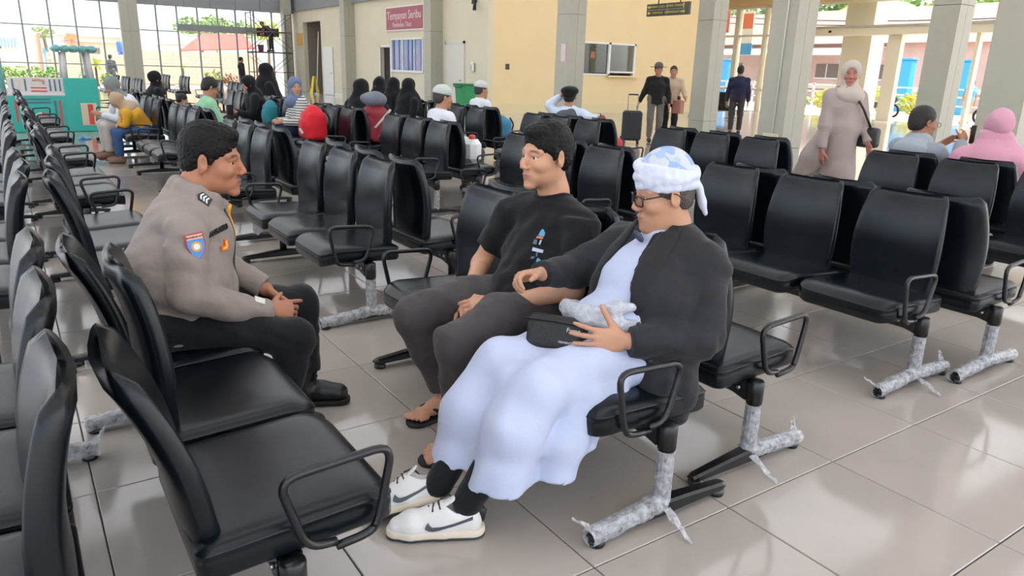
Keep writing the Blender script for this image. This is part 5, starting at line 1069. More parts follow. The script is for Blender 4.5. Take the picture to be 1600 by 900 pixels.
palm((4.25, 45.5, 0), 'young palm with arching yellow-green fronds outside', '#b2c44f'); palm((3.6, 44.2, 0), 'small dark palm left of the young palm', '#6d7f58', 8, 0.7, 0.5, 5); palm((6.9, 44.5, 0), 'tiny bright palm beside the far grey column', '#b9cf4f', 8, 0.45, 0.2, 8); palm((8.9, 47.5, 0), 'thin green sapling against the block wall', '#a3bd55', 7, 0.6, 0.9, 9)
shrub((4.6, 43.4, 0), (0.45, 0.35, 0.35), 'round green shrub under the young palm', '#84ad4c', 220, 0.1, 50); shrub((9.7, 43.4, 0), (0.55, 0.35, 0.5), 'flat-topped shrub outside near the guard', '#93a95c', 260, 0.1, 51); shrub((10.4, 43.0, 0), (0.5, 0.4, 0.4), 'flowering reddish shrub beside the guard', '#a8805f', 220, 0.09, 52)
# street side beyond the entrance
o = empty('shop_building', (42, 20, 0), 0, 'long pink street building with red roof and pale awning', 'building')
MB().b2((0, -9, -0.07), (5, 24, 3.5)).build('wall', gmat('pinkish_wall', '#d3b6ab'), o); MB().prism([(-0.7, 3.45), (5.6, 3.45), (5.6, 5.2), (2.6, 5.6)], -9.5, 24.5, 'y').build('roof', gmat('red_roof', '#c79a8b'), o)
MB().prism([(-2.2, 2.75), (0.02, 3.25), (0.02, 3.33), (-2.2, 2.83)], 4.5, 17.0, 'y').build('awning_sheet', mat('awning_white', '#efeeea', 0.7), o)
for k, yy in enumerate((-6.5, -3.0, 0.6, 4.0, 7.3, 11.0, 14.5)):
    wv = MB().b2((-0.05, yy, 1.5), (0.03, yy+1.5, 2.3)).build('window', mat('window_dark', '#766b64', 0.4), o); MB().b2((-0.08, yy-0.06, 1.42), (0.0, yy+1.56, 1.5)).b2((-0.08, yy+0.72, 1.5), (-0.02, yy+0.78, 2.3)).build('frame', M_white, wv)
MB().b2((-0.12, -9, 0.85), (-0.02, 24, 1.05)).build('ledge', mat('ledge_cream', '#e8ddc8', 0.7), o)
for k, (yy, h) in enumerate([(32.6, 2.35), (28.4, 2.3), (21.0, 2.45), (18.2, 2.4), (24.4, 2.3)]): simple('street_pillar', MB().b2((38, yy-0.28, -0.07), (38.5, yy+0.28, h), bev=0.03).b2((37.95, yy-0.33, h), (38.55, yy+0.33, h+0.1), bev=0.02), mat('pillar_blue', '#3ea0de', 0.6), ['blue street pillar left of the walking man', 'blue street pillar right of the walking man', 'blue street pillar behind the door post', 'blue street pillar beside the man in blue shirt', 'blue street pillar behind the walking woman'][k], 'pillar', 'blue pillars along the street')
o = empty('rail_fence', (36.5, 15, 0), 0, 'white rail fence along the street', 'fence')
for z_ in (0.35, 0.75, 1.1): MB().b2((0, -2, z_), (0.05, 20, z_+0.06)).build('rail', M_white, o)
for k in range(12): MB().b2((0, -2+k*2, -0.07), (0.07, -1.92+k*2, 1.2)).build('post', M_white, o)
for k, (yy, zz, rr, col, lb) in enumerate([(21.9, 0.5, 0.75, '#c2c545', 'yellow-green bush behind the motorcycle'), (19.3, 0.55, 0.85, '#b8cc3e', 'bright bush right of the woman\'s shoulder'), (17.6, 0.5, 0.8, '#bfc244', 'bush between the door post and the column'), (23.6, 0.4, 0.6, '#8db356', 'small green bush by the grey column')]): shrub((33.2, yy, 0), (0.6, rr, zz), lb, col, 380, 0.12, 70+k, 'bush', 'bushes along the street')
def motorbike(c, rz, label, col):
    o = empty('motorcycle', c, rz, label, 'motorcycle', 'parked motorcycles')
    for x_ in (-0.6, 0.6): MB().tube([(x_+0.26*math.cos(a), 0, 0.26+0.26*math.sin(a)) for a in [2*PI*i/18 for i in range(18)]], 0.05, 7, closed=True).build('wheel', mat('tyre', '#1b1b1c', 0.8), o)
    MB().prism([(-0.55, 0.45), (0.1, 0.35), (0.45, 0.55), (0.5, 0.9), (0.35, 0.95), (0.2, 0.6), (-0.1, 0.6), (-0.2, 0.78), (-0.75, 0.82), (-0.8, 0.7)], -0.12, 0.12, 'y').build('fairing', mat('paint_'+col.strip('#'), col, 0.35), o)
    MB().box((-0.35, 0, 0.82), (0.65, 0.24, 0.08), bev=0.03).build('seat', M_blk, o); MB().tube([(0.36, -0.32, 1.0), (0.42, -0.1, 0.98), (0.42, 0.1, 0.98), (0.36, 0.32, 1.0)], 0.016, 6).build('handlebar', M_blk, o); MB().tube([(0.44, 0, 0.95), (0.62, 0, 0.26)], 0.03, 6).build('fork', M_alu, o); MB().box((0.52, 0, 0.86), (0.12, 0.2, 0.14), bev=0.04).build('headlight', M_white, o)
motorbike((32.2, 20.2, -0.06), 2.2, 'white and red motorcycle parked beyond the woman', '#d8d4d2'); motorbike((31.2, 18.2, -0.06), 1.9, 'dark motorcycle parked right of the woman', '#3a3d42'); motorbike((31.5, 13.5, -0.06), 1.6, 'motorcycle partly hidden beside the man in blue shirt', '#6b5a50')
o = empty('handcart', (30.6, 22.2, -0.06), 0.2, 'green handcart with wheels outside, left of the motorcycle', 'cart'); MB().b2((-0.5, -0.6, 0.35), (0.5, 0.6, 0.85), bev=0.03).build('tub', mat('cart_green', '#5fae7c', 0.6), o)
for s in (-1, 1): MB().tube([(0.0+0.28*math.cos(a), s*0.68, 0.28+0.28*math.sin(a)) for a in [2*PI*i/16 for i in range(16)]], 0.04, 6, closed=True).build('wheel', mat('tyre', '#1b1b1c', 0.8), o)
MB().tube([(0.5, 0, 0.5), (0.5, 0, 0.02)], 0.03, 6).build('stand', M_alu, o)
o = empty('gable_canopy', (48, 30, 0), 0, 'pale green gable roof among the trees', 'roof'); MB().prism([(-3, 5.4), (3, 5.4), (0, 6.7)], 0, 5, 'x').build('roof', mat('gable_green', '#b8cf8a', 0.7), o); MB().b2((0.2, -2.6, -0.07), (4.8, 2.6, 5.45)).build('wall', gmat('beige_plaster', '#d9c7b5'), o)
for k, (a, b) in enumerate([((39.0, 36, 5.2), (39.0, 8, 4.6)), ((39.3, 36, 4.8), (39.3, 8, 4.7))]): simple('power_line', MB().tube([(a[0], a[1]+(b[1]-a[1])*t/8, a[2]+(b[2]-a[2])*t/8-0.5*math.sin(PI*t/8)) for t in range(9)], 0.03, 5).tube([(a[0], a[1], a[2]), (a[0], a[1], -0.06)], 0.08, 6).tube([(b[0], b[1], b[2]), (b[0], b[1], -0.06)], 0.08, 6), mat('cable_black', '#26262a', 0.6), ['upper power cable sagging over the street roofs', 'lower power cable sagging over the street roofs'][k], 'cable')
def vbanner(x_, y_, w_, z0, z1, m, label):
    o = empty('banner', (x_, y_, 0), 0, label, 'banner'); MB().b2((-0.01, -w_/2, z0), (0.01, w_/2, z1)).build('cloth', m, o); MB().tube([(0.03, w_/2+0.03, -0.06), (0.03, w_/2+0.03, z1+0.1)], 0.025, 6).build('pole', M_alu, o); return o
vbanner(29, 25.1, 0.5, 3.4, 4.6, mat('banner_red', '#d65b4e', 0.7), 'plain red banner outside the window by the clad column'); bb = vbanner(29, 23.75, 0.65, 2.4, 4.3, mat('banner_white', '#ece9e4', 0.7), 'white banner with orange emblem and blue foot outside the window')
MB().b2((-0.02, -0.28, 3.55), (0.012, 0.28, 4.2)).build('emblem', mat('banner_orange', '#e2744a', 0.7), bb); MB().b2((-0.02, -0.35, 2.4), (0.012, 0.35, 2.9)).build('foot', mat('pillar_blue', '#3ea0de', 0.6), bb)

# ------------------------------------------------------------------ things on the walls and in the hall
sg = empty('wall_sign', (WX-0.02, 26.9, 3.18), 0, 'dull red sign with white lettering above the office window', 'sign')
MB().b2((-0.03, -1.62, -0.45), (0.0, 1.62, 0.45)).build('sign_frame', M_white, sg); MB().b2((-0.045, -1.57, -0.40), (-0.03, 1.57, 0.40)).build('sign_board', mat('sign_rose', '#a8626c', 0.6), sg)
mt = mat('sign_lettering', '#e3cfcf', 0.6); text_obj('Tempayan Seribu', 0.42, mt, sg, frame_mat((-0.05, 0, 0.10), (0, -1, 0), (0, 0, 1))); text_obj('Pembelian Tiket', 0.25, mt, sg, frame_mat((-0.05, 0.15, -0.23), (0, -1, 0), (0, 0, 1)))
hs = empty('hanging_sign', (12.0, 11.98, 2.745), 0, 'dark hanging direction sign with yellow arrows', 'sign')
MB().b2((-0.03, -0.62, -0.125), (0.03, 0.62, 0.125), bev=0.004).build('sign_box', mat('sign_dark', '#3b382f', 0.4), hs); ly = mat('sign_yellow', '#c9bd58', 0.6)
for s in (-0.34, 0.3): MB().tube([(0, s, 0.12), (0, s, 2.85)], 0.012, 6).build('hanger', M_blk, hs)
MB().b2((-0.034, -0.5, -0.006), (-0.03, 0.6, 0.006)).b2((-0.034, -0.006, -0.12), (-0.03, 0.006, 0.12)).build('divider', mat('sign_line', '#8d8b86', 0.5), hs)
for (t_, y_, z_) in [('RUANG LOKET', 0.28, 0.06), ('RUANG TUNGGU', -0.22, 0.065), ('MUSHOLLA', 0.28, -0.06), ('KEBERANGKATAN', -0.2, -0.06)]: text_obj(t_, 0.062, ly, hs, frame_mat((-0.035, y_, z_), (0, -1, 0), (0, 0, 1)))
def arrow(y_, z_, d):
    P = {'l': [(0.05, 0), (0.0, 0.04), (0.0, 0.015), (-0.05, 0.015), (-0.05, -0.015), (0.0, -0.015), (0.0, -0.04)], 'r': [(-0.05, 0), (0.0, 0.04), (0.0, 0.015), (0.05, 0.015), (0.05, -0.015), (0.0, -0.015), (0.0, -0.04)], 'u': [(0, 0.05), (0.035, 0.01), (0.012, 0.01), (0.012, -0.05), (-0.012, -0.05), (-0.012, 0.01), (-0.035, 0.01)]}[d]
    MB().prism([(y_+a, z_+b) for a, b in P], -0.034, -0.03, 'x').build('arrow', ly, hs)
arrow(0.54, 0.06, 'l'); arrow(0.54, -0.06, 'l'); arrow(-0.47, 0.065, 'u'); arrow(-0.47, -0.06, 'r')
o = empty('cctv_camera', (WX-0.02, 21.7, 3.32), 0, 'black security camera on a bracket high on the cream wall', 'camera'); MB().box((-0.05, 0, 0.2), (0.1, 0.2, 0.12), bev=0.02).build('mount', M_blk, o); MB().tube([(-0.06, 0, 0.18), (-0.2, -0.1, 0.1), (-0.2, -0.28, 0.1)], 0.025, 6).build('arm', M_blk, o); MB().tube([(-0.2, -0.28, 0.12), (-0.22, -0.3, -0.12)], [0.05, 0.06], 10).build('housing', M_blk, o)
simple('switch', MB().b2((13.8, WY-0.02, 1.42), (13.95, WY, 1.6), bev=0.004).b2((13.84, WY-0.028, 1.46), (13.91, WY-0.015, 1.55)), mat('switch_brown', '#4a4034', 0.5), 'dark square switch on the yellow wall', 'switch')
o = empty('dispenser', (WX-0.02, 21.75, 1.42), 0, 'white oval dispenser on the cream wall above the bin', 'dispenser'); MB().box((-0.06, 0, 0.05), (0.11, 0.17, 0.34), bev=0.05).build('case', M_white, o); MB().b2((-0.125, -0.03, -0.05), (-0.115, 0.03, 0.12)).build('window', mat('dispenser_blue', '#9fb0c0', 0.4), o)
simple('paper_notice', MB().b2((10.44, 13.46, 1.63), (10.458, 13.62, 2.0)).b2((10.437, 13.50, 1.7), (10.445, 13.58, 1.86)), mat('notice_pink', '#d8c3c6', 0.7), 'small pale notice taped to the column by the boy', 'notice')
o = empty('wheelie_bin', (12.55, 21.35, 0), 0, 'green wheeled rubbish bin against the cream wall', 'bin')
loft([[(a*(0.22+z*0.07), b*(0.24+z*0.07), z) for a, b in rrect(2, 2, 0.25, 3)] for z in (0.04, 0.5, 0.88)]).build('body', mat('bin_green', '#2f8f5a', 0.55), o); MB().box((0, 0, 0.915), (0.64, 0.68, 0.06), bev=0.025).build('lid', mat('bin_green_dark', '#2a7a4c', 0.5), o); MB().box((-0.33, 0, 0.86), (0.06, 0.5, 0.05), bev=0.02).build('handle', mat('bin_green_dark', '#2a7a4c', 0.5), o)
for s in (-1, 1): MB().tube([(0.22, s*0.2, 0.09), (0.22, s*0.26, 0.09)], 0.09, 12).build('wheel', M_blk, o)
# scaffold with worker platform
o = empty('scaffold', (11.4, 38.6, 0), 0, 'steel tube scaffold tower in the far corner', 'scaffold'); ms = mat('scaffold_steel', '#77706e', 0.5, metal=0.4)
for x_ in (-1.0, 0.95):
    for y_ in (-0.45, 0.45): MB().tube([(x_, y_, 0), (x_, y_, 3.75)], 0.03, 6).build('upright', ms, o)
    for z_ in (0.95, 1.85, 2.8, 3.7): MB().tube([(x_, -0.45, z_), (x_, 0.45, z_)], 0.024, 6).build('rung', ms, o)
for y_ in (-0.45, 0.45):
    for (z0, z1) in ((0.1, 1.7), (2.0, 3.6)):
        for s in (-1, 1): MB().tube([(-1.0*s, y_, z0), (0.95*s, y_, z1)], 0.016, 5).build('brace', ms, o)
    for z_ in (0.95, 2.85): MB().tube([(-1.0, y_, z_), (0.95, y_, z_)], 0.02, 5).build('ledger', ms, o)
MB().b2((-1.05, -0.42, 1.86), (1.0, 0.42, 1.92)).build('deck', mat('deck_dark', '#4d4a48', 0.8), o)
o = empty('bucket', (10.85, 38.35, 1.921), 0, 'dark red bucket standing on the scaffold deck', 'bucket'); MB().lathe([(0.12, 0), (0.15, 0.3), (0.16, 0.32), (0.14, 0.31), (0.11, 0.02)], n=14).build('pail', mat('bucket_red', '#7a4448', 0.6), o); MB().tube([(0.15*math.cos(a), 0, 0.31+0.12*math.sin(a)) for a in [PI*i/8 for i in range(9)]], 0.008, 5).build('handle', M_alu, o)
simple('banner_strip', MB().b2((10.9, 39.062, 2.65), (12.0, 39.09, 3.05)).tube([(11.0, 39.05, 2.83), (11.0, 39.08, 2.9)], 0.02, 5).tube([(11.9, 39.05, 2.83), (11.9, 39.08, 2.9)], 0.02, 5), mat('strip_dark', '#3f3a2a', 0.7), 'dark banner strip hung behind the scaffold worker', 'banner')
simple('yellow_sign', MB().b2((WX-0.03, 38.75, 2.3), (WX-0.005, 39.55, 2.9), bev=0.008).b2((WX-0.036, 38.85, 2.62), (WX-0.03, 39.45, 2.8)), mat('sign_amber', '#e0a63a', 0.6), 'amber wall sign beside the scaffold', 'sign')
o = empty('wet_floor_sign', (12.9, 36.75, 0), 0, 'yellow folding wet floor sign in the corridor doorway', 'sign')
for s in (-1, 1): MB().add([(s*0.16, -0.2, 0.0), (s*0.16, 0.2, 0.0), (s*0.02, 0.11, 0.78), (s*0.02, -0.11, 0.78), (s*0.19, -0.2, 0.0), (s*0.19, 0.2, 0.0), (s*0.05, 0.11, 0.78), (s*0.05, -0.11, 0.78)], [[0, 1, 2, 3], [4, 7, 6, 5], [0, 4, 5, 1], [1, 5, 6, 2], [2, 6, 7, 3], [3, 7, 4, 0]]).build('board', mat('wet_yellow', '#efd21f', 0.5), o)
MB().box((0, 0, 0.8), (0.11, 0.2, 0.06), bev=0.02).build('hinge', mat('wet_yellow', '#efd21f', 0.5), o); MB().prism([(-0.06, 0.25), (0.06, 0.25), (0, 0.42)], -0.155, -0.15, 'x').build('warning_mark', mat('badge_orange', '#d8652a', 0.6), o)
simple('mop_pole', MB().tube([(12.7, 35.9, 0.02), (12.95, 36.0, 2.9)], 0.018, 6).box((12.7, 35.9, 0.03), (0.1, 0.4, 0.05), bev=0.02), M_white, 'thin white pole leaning at the corridor doorway', 'pole')
# play house shaped like a train
o = empty('play_train', (0.9, 17.4, 0), 0, 'teal and white plastic play train beside the left glass', 'playhouse'); tl = mat('play_teal', '#31a99c', 0.5); tg = mat('play_teal_grey', '#63a39f', 0.5); pw = mat('play_white', '#ccc9c6', 0.5); pr = mat('play_red', '#c8433f', 0.5); ps = mat('play_slate', '#4f6f7c', 0.5); pb = mat('play_beige', '#c9bda0', 0.5)
MB().b2((-0.85, -0.4, 0), (0.12, -0.33, 0.70), bev=0.015).build('lower_panel', tl, o); MB().b2((0.10, -0.42, 0), (0.68, -0.34, 1.02), bev=0.015).build('cab_panel', tl, o); MB().b2((-0.85, 0.33, 0), (0.68, 0.4, 0.7), bev=0.015).build('rear_panel', tl, o); MB().b2((0.62, -0.4, 0), (0.68, 0.4, 0.95), bev=0.015).build('end_panel', tl, o)
MB().b2((-0.80, -0.385, 0.70), (0.12, -0.33, 1.02), bev=0.012).build('white_panel', pw, o); MB().b2((-0.83, -0.41, 0.68), (0.13, -0.32, 0.73), bev=0.01).build('rail', pw, o)
for k, (x_, m_) in enumerate([(-0.72, ps), (-0.62, pb), (-0.52, ps), (-0.12, ps), (-0.04, ps), (0.04, ps)]): MB().b2((x_-0.014, -0.392, 0.77), (x_+0.014, -0.384, 0.99), bev=0.003).build('slot', m_, o)
for z_ in (0.77, 0.83): MB().b2((-0.44, -0.392, z_-0.012), (-0.18, -0.384, z_+0.012), bev=0.003).build('slot', pr, o)
MB().tube([(-0.40, -0.388, 0.97), (-0.3, -0.388, 0.98), (-0.22, -0.388, 0.955), (-0.23, -0.388, 0.90)], 0.018, 6).build('emblem', mat('play_salmon', '#d08f7c', 0.5), o)
for x_, m_ in ((-0.72, pr), (-0.64, pw), (-0.08, ps), (0.0, pr)): MB().b2((x_-0.018, -0.408, 0.12 if x_ > -0.3 else 0.2), (x_+0.018, -0.398, 0.6), bev=0.003).build('slot', m_, o)
for z_ in (0.56, 0.62): MB().b2((-0.55, -0.408, z_-0.015), (-0.15, -0.398, z_+0.015), bev=0.003).build('slot', ps, o)
MB().prism([(-0.32+0.19*math.cos(a), 0.16+0.22*math.sin(a)) for a in [PI*i/14 for i in range(15)]], -0.415, -0.40, 'y').build('wheel_arch', pw, o); MB().prism([(-0.32+0.19*math.cos(a), 0.16+0.22*math.sin(a)) for a in [PI/2*i/10 for i in range(11)]]+[(-0.32, 0.16)], -0.422, -0.41, 'y').build('wheel_quarter', pr, o)
MB().b2((0.34, -0.43, 0.12), (0.62, -0.415, 0.55), bev=0.01).build('cab_window', pb, o); MB().b2((0.46, -0.436, 0.14), (0.55, -0.425, 0.53), bev=0.006).build('cab_stripe', pr, o)
for x_ in (0.15, 0.6):
    for y_ in (-0.34, 0.34): MB().tube([(x_, y_, 1.0), (x_+(0.02 if x_ < 0.3 else -0.03), y_, 1.5)], [0.05, 0.042], 8).build('roof_post', pw, o)
for k in range(5): MB().box((0.07+k*0.15, 0, 1.56), (0.155, 1.0, 0.13), bev=0.055).build('roof_tile', tg, o)
MB().tube([(-0.95, 0.0, 0), (-0.95, 0, 1.5)], [0.13, 0.11], 12).build('funnel', tg, o); MB().box((-0.98, 0, 1.55), (0.36, 0.5, 0.12), bev=0.05).build('funnel_cap', tg, o)
# luggage
def pack(name, c, h, col, label, rz=0, cat='bag', extra=None):
    o = empty(name, c, rz, label, cat); S = SDF(0.012, 0.05); S.box(A_(c)+A_([0, 0, h[2]*0.8]), (h[0], h[1], h[2]*0.8), None, min(h)*0.45); S.ell(A_(c)+A_([0, 0, h[2]*1.12]), (h[0]*0.95, h[1]*0.95, h[2]*0.88)); S.box(A_(c)+A_([-h[0]*0.95, 0, h[2]*0.7]), (h[0]*0.35, h[1]*0.7, h[2]*0.5), None, min(h)*0.25); S.noise(0.006, 28, 4); S.build('bag_body', cloth('bag_'+col.strip('#'), col, 0.65, 0.3, 12), o, 1)
    for s in (-1, 1): MB().tube(smooth_path([(h[0]*0.9, s*h[1]*0.5, h[2]*1.8), (h[0]*1.5, s*h[1]*0.55, h[2]*1.2), (h[0]*0.95, s*h[1]*0.6, h[2]*0.3)], 0.05, 4), 0.014, 6).build('strap', M_blk, o)
    if extra:
        for (p0, p1, m_) in extra: MB().tube([p0, p1], 0.018, 6).build('strap', m_, o)
    return o
gs = mat('strap_grey', '#b9b4b0', 0.6)
pack('backpack', (3.34, 9.62, 0.452), (0.13, 0.17, 0.23), '#d2202c', 'bright red backpack on the seat beside the striped woman', 0, 'backpack', [((-0.19, -0.12, 0.1), (-0.19, -0.02, 0.15), gs)])
pack('trekking_pack', (4.02, 9.2, 0.452), (0.15, 0.19, 0.26), '#8e2b34', 'large dark red trekking pack with grey top and straps', 0.3, 'backpack', [((-0.16, -0.19, 0.2), (0.1, -0.2, 0.42), gs), ((-0.2, -0.1, 0.12), (-0.2, 0.1, 0.3), gs), ((-0.1, -0.2, 0.08), (0.12, -0.2, 0.2), gs)])
o2 = SDF(0.012, 0.04); o2.ell((4.02, 9.2, 1.0), (0.15, 0.19, 0.1)); o2.noise(0.008, 30, 3); ob = o2.build('pack_top', cloth('pack_grey', '#6d6f7c', 0.7, 0.3, 12), bpy.data.objects['trekking_pack'], 1)
pack('shoulder_bag', (6.05, 9.27, 0.452), (0.12, 0.15, 0.16), '#3f86a8', 'blue bag hanging behind the seats near the bin'); pack('small_bag', (6.04, 6.80, 0.452), (0.1, 0.12, 0.13), '#c23a44', 'small red bag on the seat beside the boy in black cap'); pack('teal_backpack', (3.50, 12.05, 0.452), (0.10, 0.13, 0.20), '#2f7f8c', 'teal backpack standing behind the black-veiled woman')
o = empty('suitcase', (10.75, 11.5, 0), 0.9, 'upright black wheeled suitcase beside the man in hat', 'suitcase'); MB().box((0, 0, 0.38), (0.24, 0.40, 0.60), bev=0.04).build('shell', mat('suitcase_black', '#2a2a2b', 0.6, bump=0.2, bscale=30), o)
for k in range(5): MB().b2((-0.13, -0.16+k*0.08-0.012, 0.1), (-0.115, -0.16+k*0.08+0.012, 0.66)).build('rib', mat('suitcase_black2', '#232324', 0.6), o)
for s in (-1, 1): MB().tube([(0.08, s*0.1, 0.66), (0.08, s*0.1, 1.0)], 0.01, 6).build('handle_rod', M_alu, o); MB().tube([(s*0.09, -0.16, 0.04), (s*0.09, -0.12, 0.04)], 0.035, 10).build('wheel', M_blk, o); MB().tube([(s*0.09, 0.12, 0.04), (s*0.09, 0.16, 0.04)], 0.035, 10).build('wheel', M_blk, o)
MB().tube([(0.08, -0.1, 1.0), (0.08, 0.1, 1.0)], 0.015, 6).build('handle', M_blk, o)
o = empty('white_canister', (4.05, 6.75, 0.452), 0.3, 'white plastic canister left on a seat in the centre', 'canister'); MB().box((0, 0, 0.13), (0.17, 0.2, 0.25), bev=0.05).build('body', M_white, o); MB().lathe([(0.035, 0.25), (0.035, 0.29), (0.02, 0.3)], n=10).build('cap', pr, o)
def slipper(c, az, col, label):
    A = axes(az); o = empty('slipper', c, math.radians(az), label, 'slipper'); MB().prism([(0.12*math.cos(a)*(1 if math.cos(a) > 0 else 0.9), 0.045*math.sin(a)*(1.1 if math.cos(a) > 0 else 0.9)) for a in [2*PI*i/16 for i in range(16)]], 0.001, 0.02).build('sole', mat('slip_'+col.strip('#'), col, 0.6), o); MB().tube([(0.03, -0.045, 0.015), (0.05, -0.02, 0.05), (0.05, 0.02, 0.05), (0.03, 0.045, 0.015)], 0.018, 6).build('strap', mat('slip_'+col.strip('#'), col, 0.6), o)
slipper((1.12, 15.3, 0), 200, '#2f8fd8', 'bright blue slipper on the floor before the play train'); slipper((1.02, 11.75, 0), 190, '#a9bac4', 'pale grey slipper under the bowed child'); slipper((0.98, 11.9, 0), 170, '#9db0bb', 'pale grey slipper turned aside near the child')
# ------------------------------------------------------------------ people further back
def fabric(col, nm='fabric'): return cloth(nm+'_'+col.strip('#'), col, 0.85, 0.15, 14)
def stripe_mat(name, c1, c2, sc):
    if name in MATS: return MATS[name]
    m = mat(name, c1, 0.85); n = m.node_tree; tc = n.nodes.new('ShaderNodeTexCoord'); wv = n.nodes.new('ShaderNodeTexWave'); wv.bands_direction = 'Z'; wv.inputs['Scale'].default_value = sc; wv.inputs['Distortion'].default_value = 0.6
    rp = n.nodes.new('ShaderNodeValToRGB'); rp.color_ramp.interpolation = 'CONSTANT'; rp.color_ramp.elements[0].color = (*lin(c1), 1); rp.color_ramp.elements[1].color = (*lin(c2), 1); rp.color_ramp.elements[1].position = 0.72
    n.links.new(tc.outputs['Object'], wv.inputs[0]); n.links.new(wv.outputs[0], rp.inputs[0]); n.links.new(rp.outputs[0], n.nodes['Principled BSDF'].inputs['Base Color']); return m
def headgear(o, kind, T, A, hs, col, res, F=None):
    E = lambda S, p, r, k=0.012, op='+': S.ell(T(*p), A_(r)*hs, A, k, op)
    if kind == 'hair':
        H_ = SDF(res*0.75, 0.012); E(H_, (-0.022, 0, 0.047), (0.105, 0.084, 0.092)); E(H_, (-0.06, 0, 0.0), (0.064, 0.076, 0.085)); E(H_, (0.105, 0, -0.012), (0.06, 0.095, 0.082), 0.01, '-'); E(H_, (-0.01, 0, -0.115), (0.11, 0.11, 0.068), 0.01, '-')
        for s in (-1, 1): E(H_, (0.02, s*0.09, -0.02), (0.04, 0.025, 0.04), 0.008, '-')
        H_.build('hair', mat('hair_'+col.strip('#'), col, 0.55, bump=0.5, bscale=100), o, 1)
    elif kind in ('hijab', 'niqab'):
        S = SDF(res*0.8, 0.02); E(S, (-0.02, 0, 0.035), (0.118, 0.098, 0.112)); E(S, (0.004, 0, -0.05), (0.090, 0.080, 0.088)); S.chain([T(-0.015, 0, -0.09), T(-0.03, 0, -0.17)], [0.080*hs, 0.10*hs]); E(S, (0.005, 0, -0.205), (0.135, 0.165, 0.105), 0.05)
        if kind == 'hijab': E(S, (0.115, 0, -0.020), (0.080, 0.061, 0.090), 0.01, '-')
        else: E(S, (0.06, 0, -0.06), (0.06, 0.06, 0.06), 0.02); S.chain([T(-0.01, 0, -0.05), T(-0.03, 0, -0.20), T(-0.03, 0, -0.38)], [0.10*hs, 0.175*hs, 0.25*hs], 0.05); S.cone(T(0.118, -0.045, 0.002), T(0.118, 0.045, 0.002), 0.011, 0.011, 0.004, '-')
        S.noise(0.004, 40, 3); S.build('veil' if kind == 'niqab' else 'headscarf', fabric(col), o, 1)
    elif kind == 'cap':
        headgear(o, 'hair', T, A, hs, '#3b3633', res); S = SDF(res*0.7, 0.01); E(S, (-0.018, 0, 0.062), (0.112, 0.092, 0.088)); S.plane(T(0, 0, 0.035), -A[:, 2]-0.1*A[:, 0]); S.build('cap', stripe_mat('cap_'+col.strip('#'), col, '#8f9a96', 34), o, 1)
    elif kind == 'beret':
        headgear(o, 'hair', T, A, hs, '#17140f', res); S = SDF(res*0.7, 0.02); E(S, (-0.03, 0, 0.075), (0.125, 0.115, 0.065)); E(S, (-0.05, 0, 0.03), (0.10, 0.092, 0.06)); S.noise(0.004, 40, 2); S.build('cap', fabric(col), o, 1)
    elif kind == 'hat':
        headgear(o, 'hair', T, A, hs, '#17140f', res); S = SDF(res*0.7, 0.012); E(S, (-0.015, 0, 0.09), (0.105, 0.09, 0.075)); S.cap(T(-0.01, 0, 0.052), T(-0.01, 0, 0.064), 0.185*hs, 0.18*hs, 0.02); S.build('hat', fabric(col), o, 1)
    elif kind == 'peak':
        headgear(o, 'hair', T, A, hs, '#17140f', res); S = SDF(res*0.7, 0.012); E(S, (-0.018, 0, 0.062), (0.112, 0.092, 0.08)); S.plane(T(0, 0, 0.04), -A[:, 2]); S.build('cap', fabric(col), o, 1); S = SDF(res*0.7, 0.01); S.cone(T(0.09, 0, 0.052), T(0.14, 0, 0.045), 0.06*hs, 0.045*hs, sq=(A[:, 2], 5)); S.build('peak', fabric(col), o, 1)
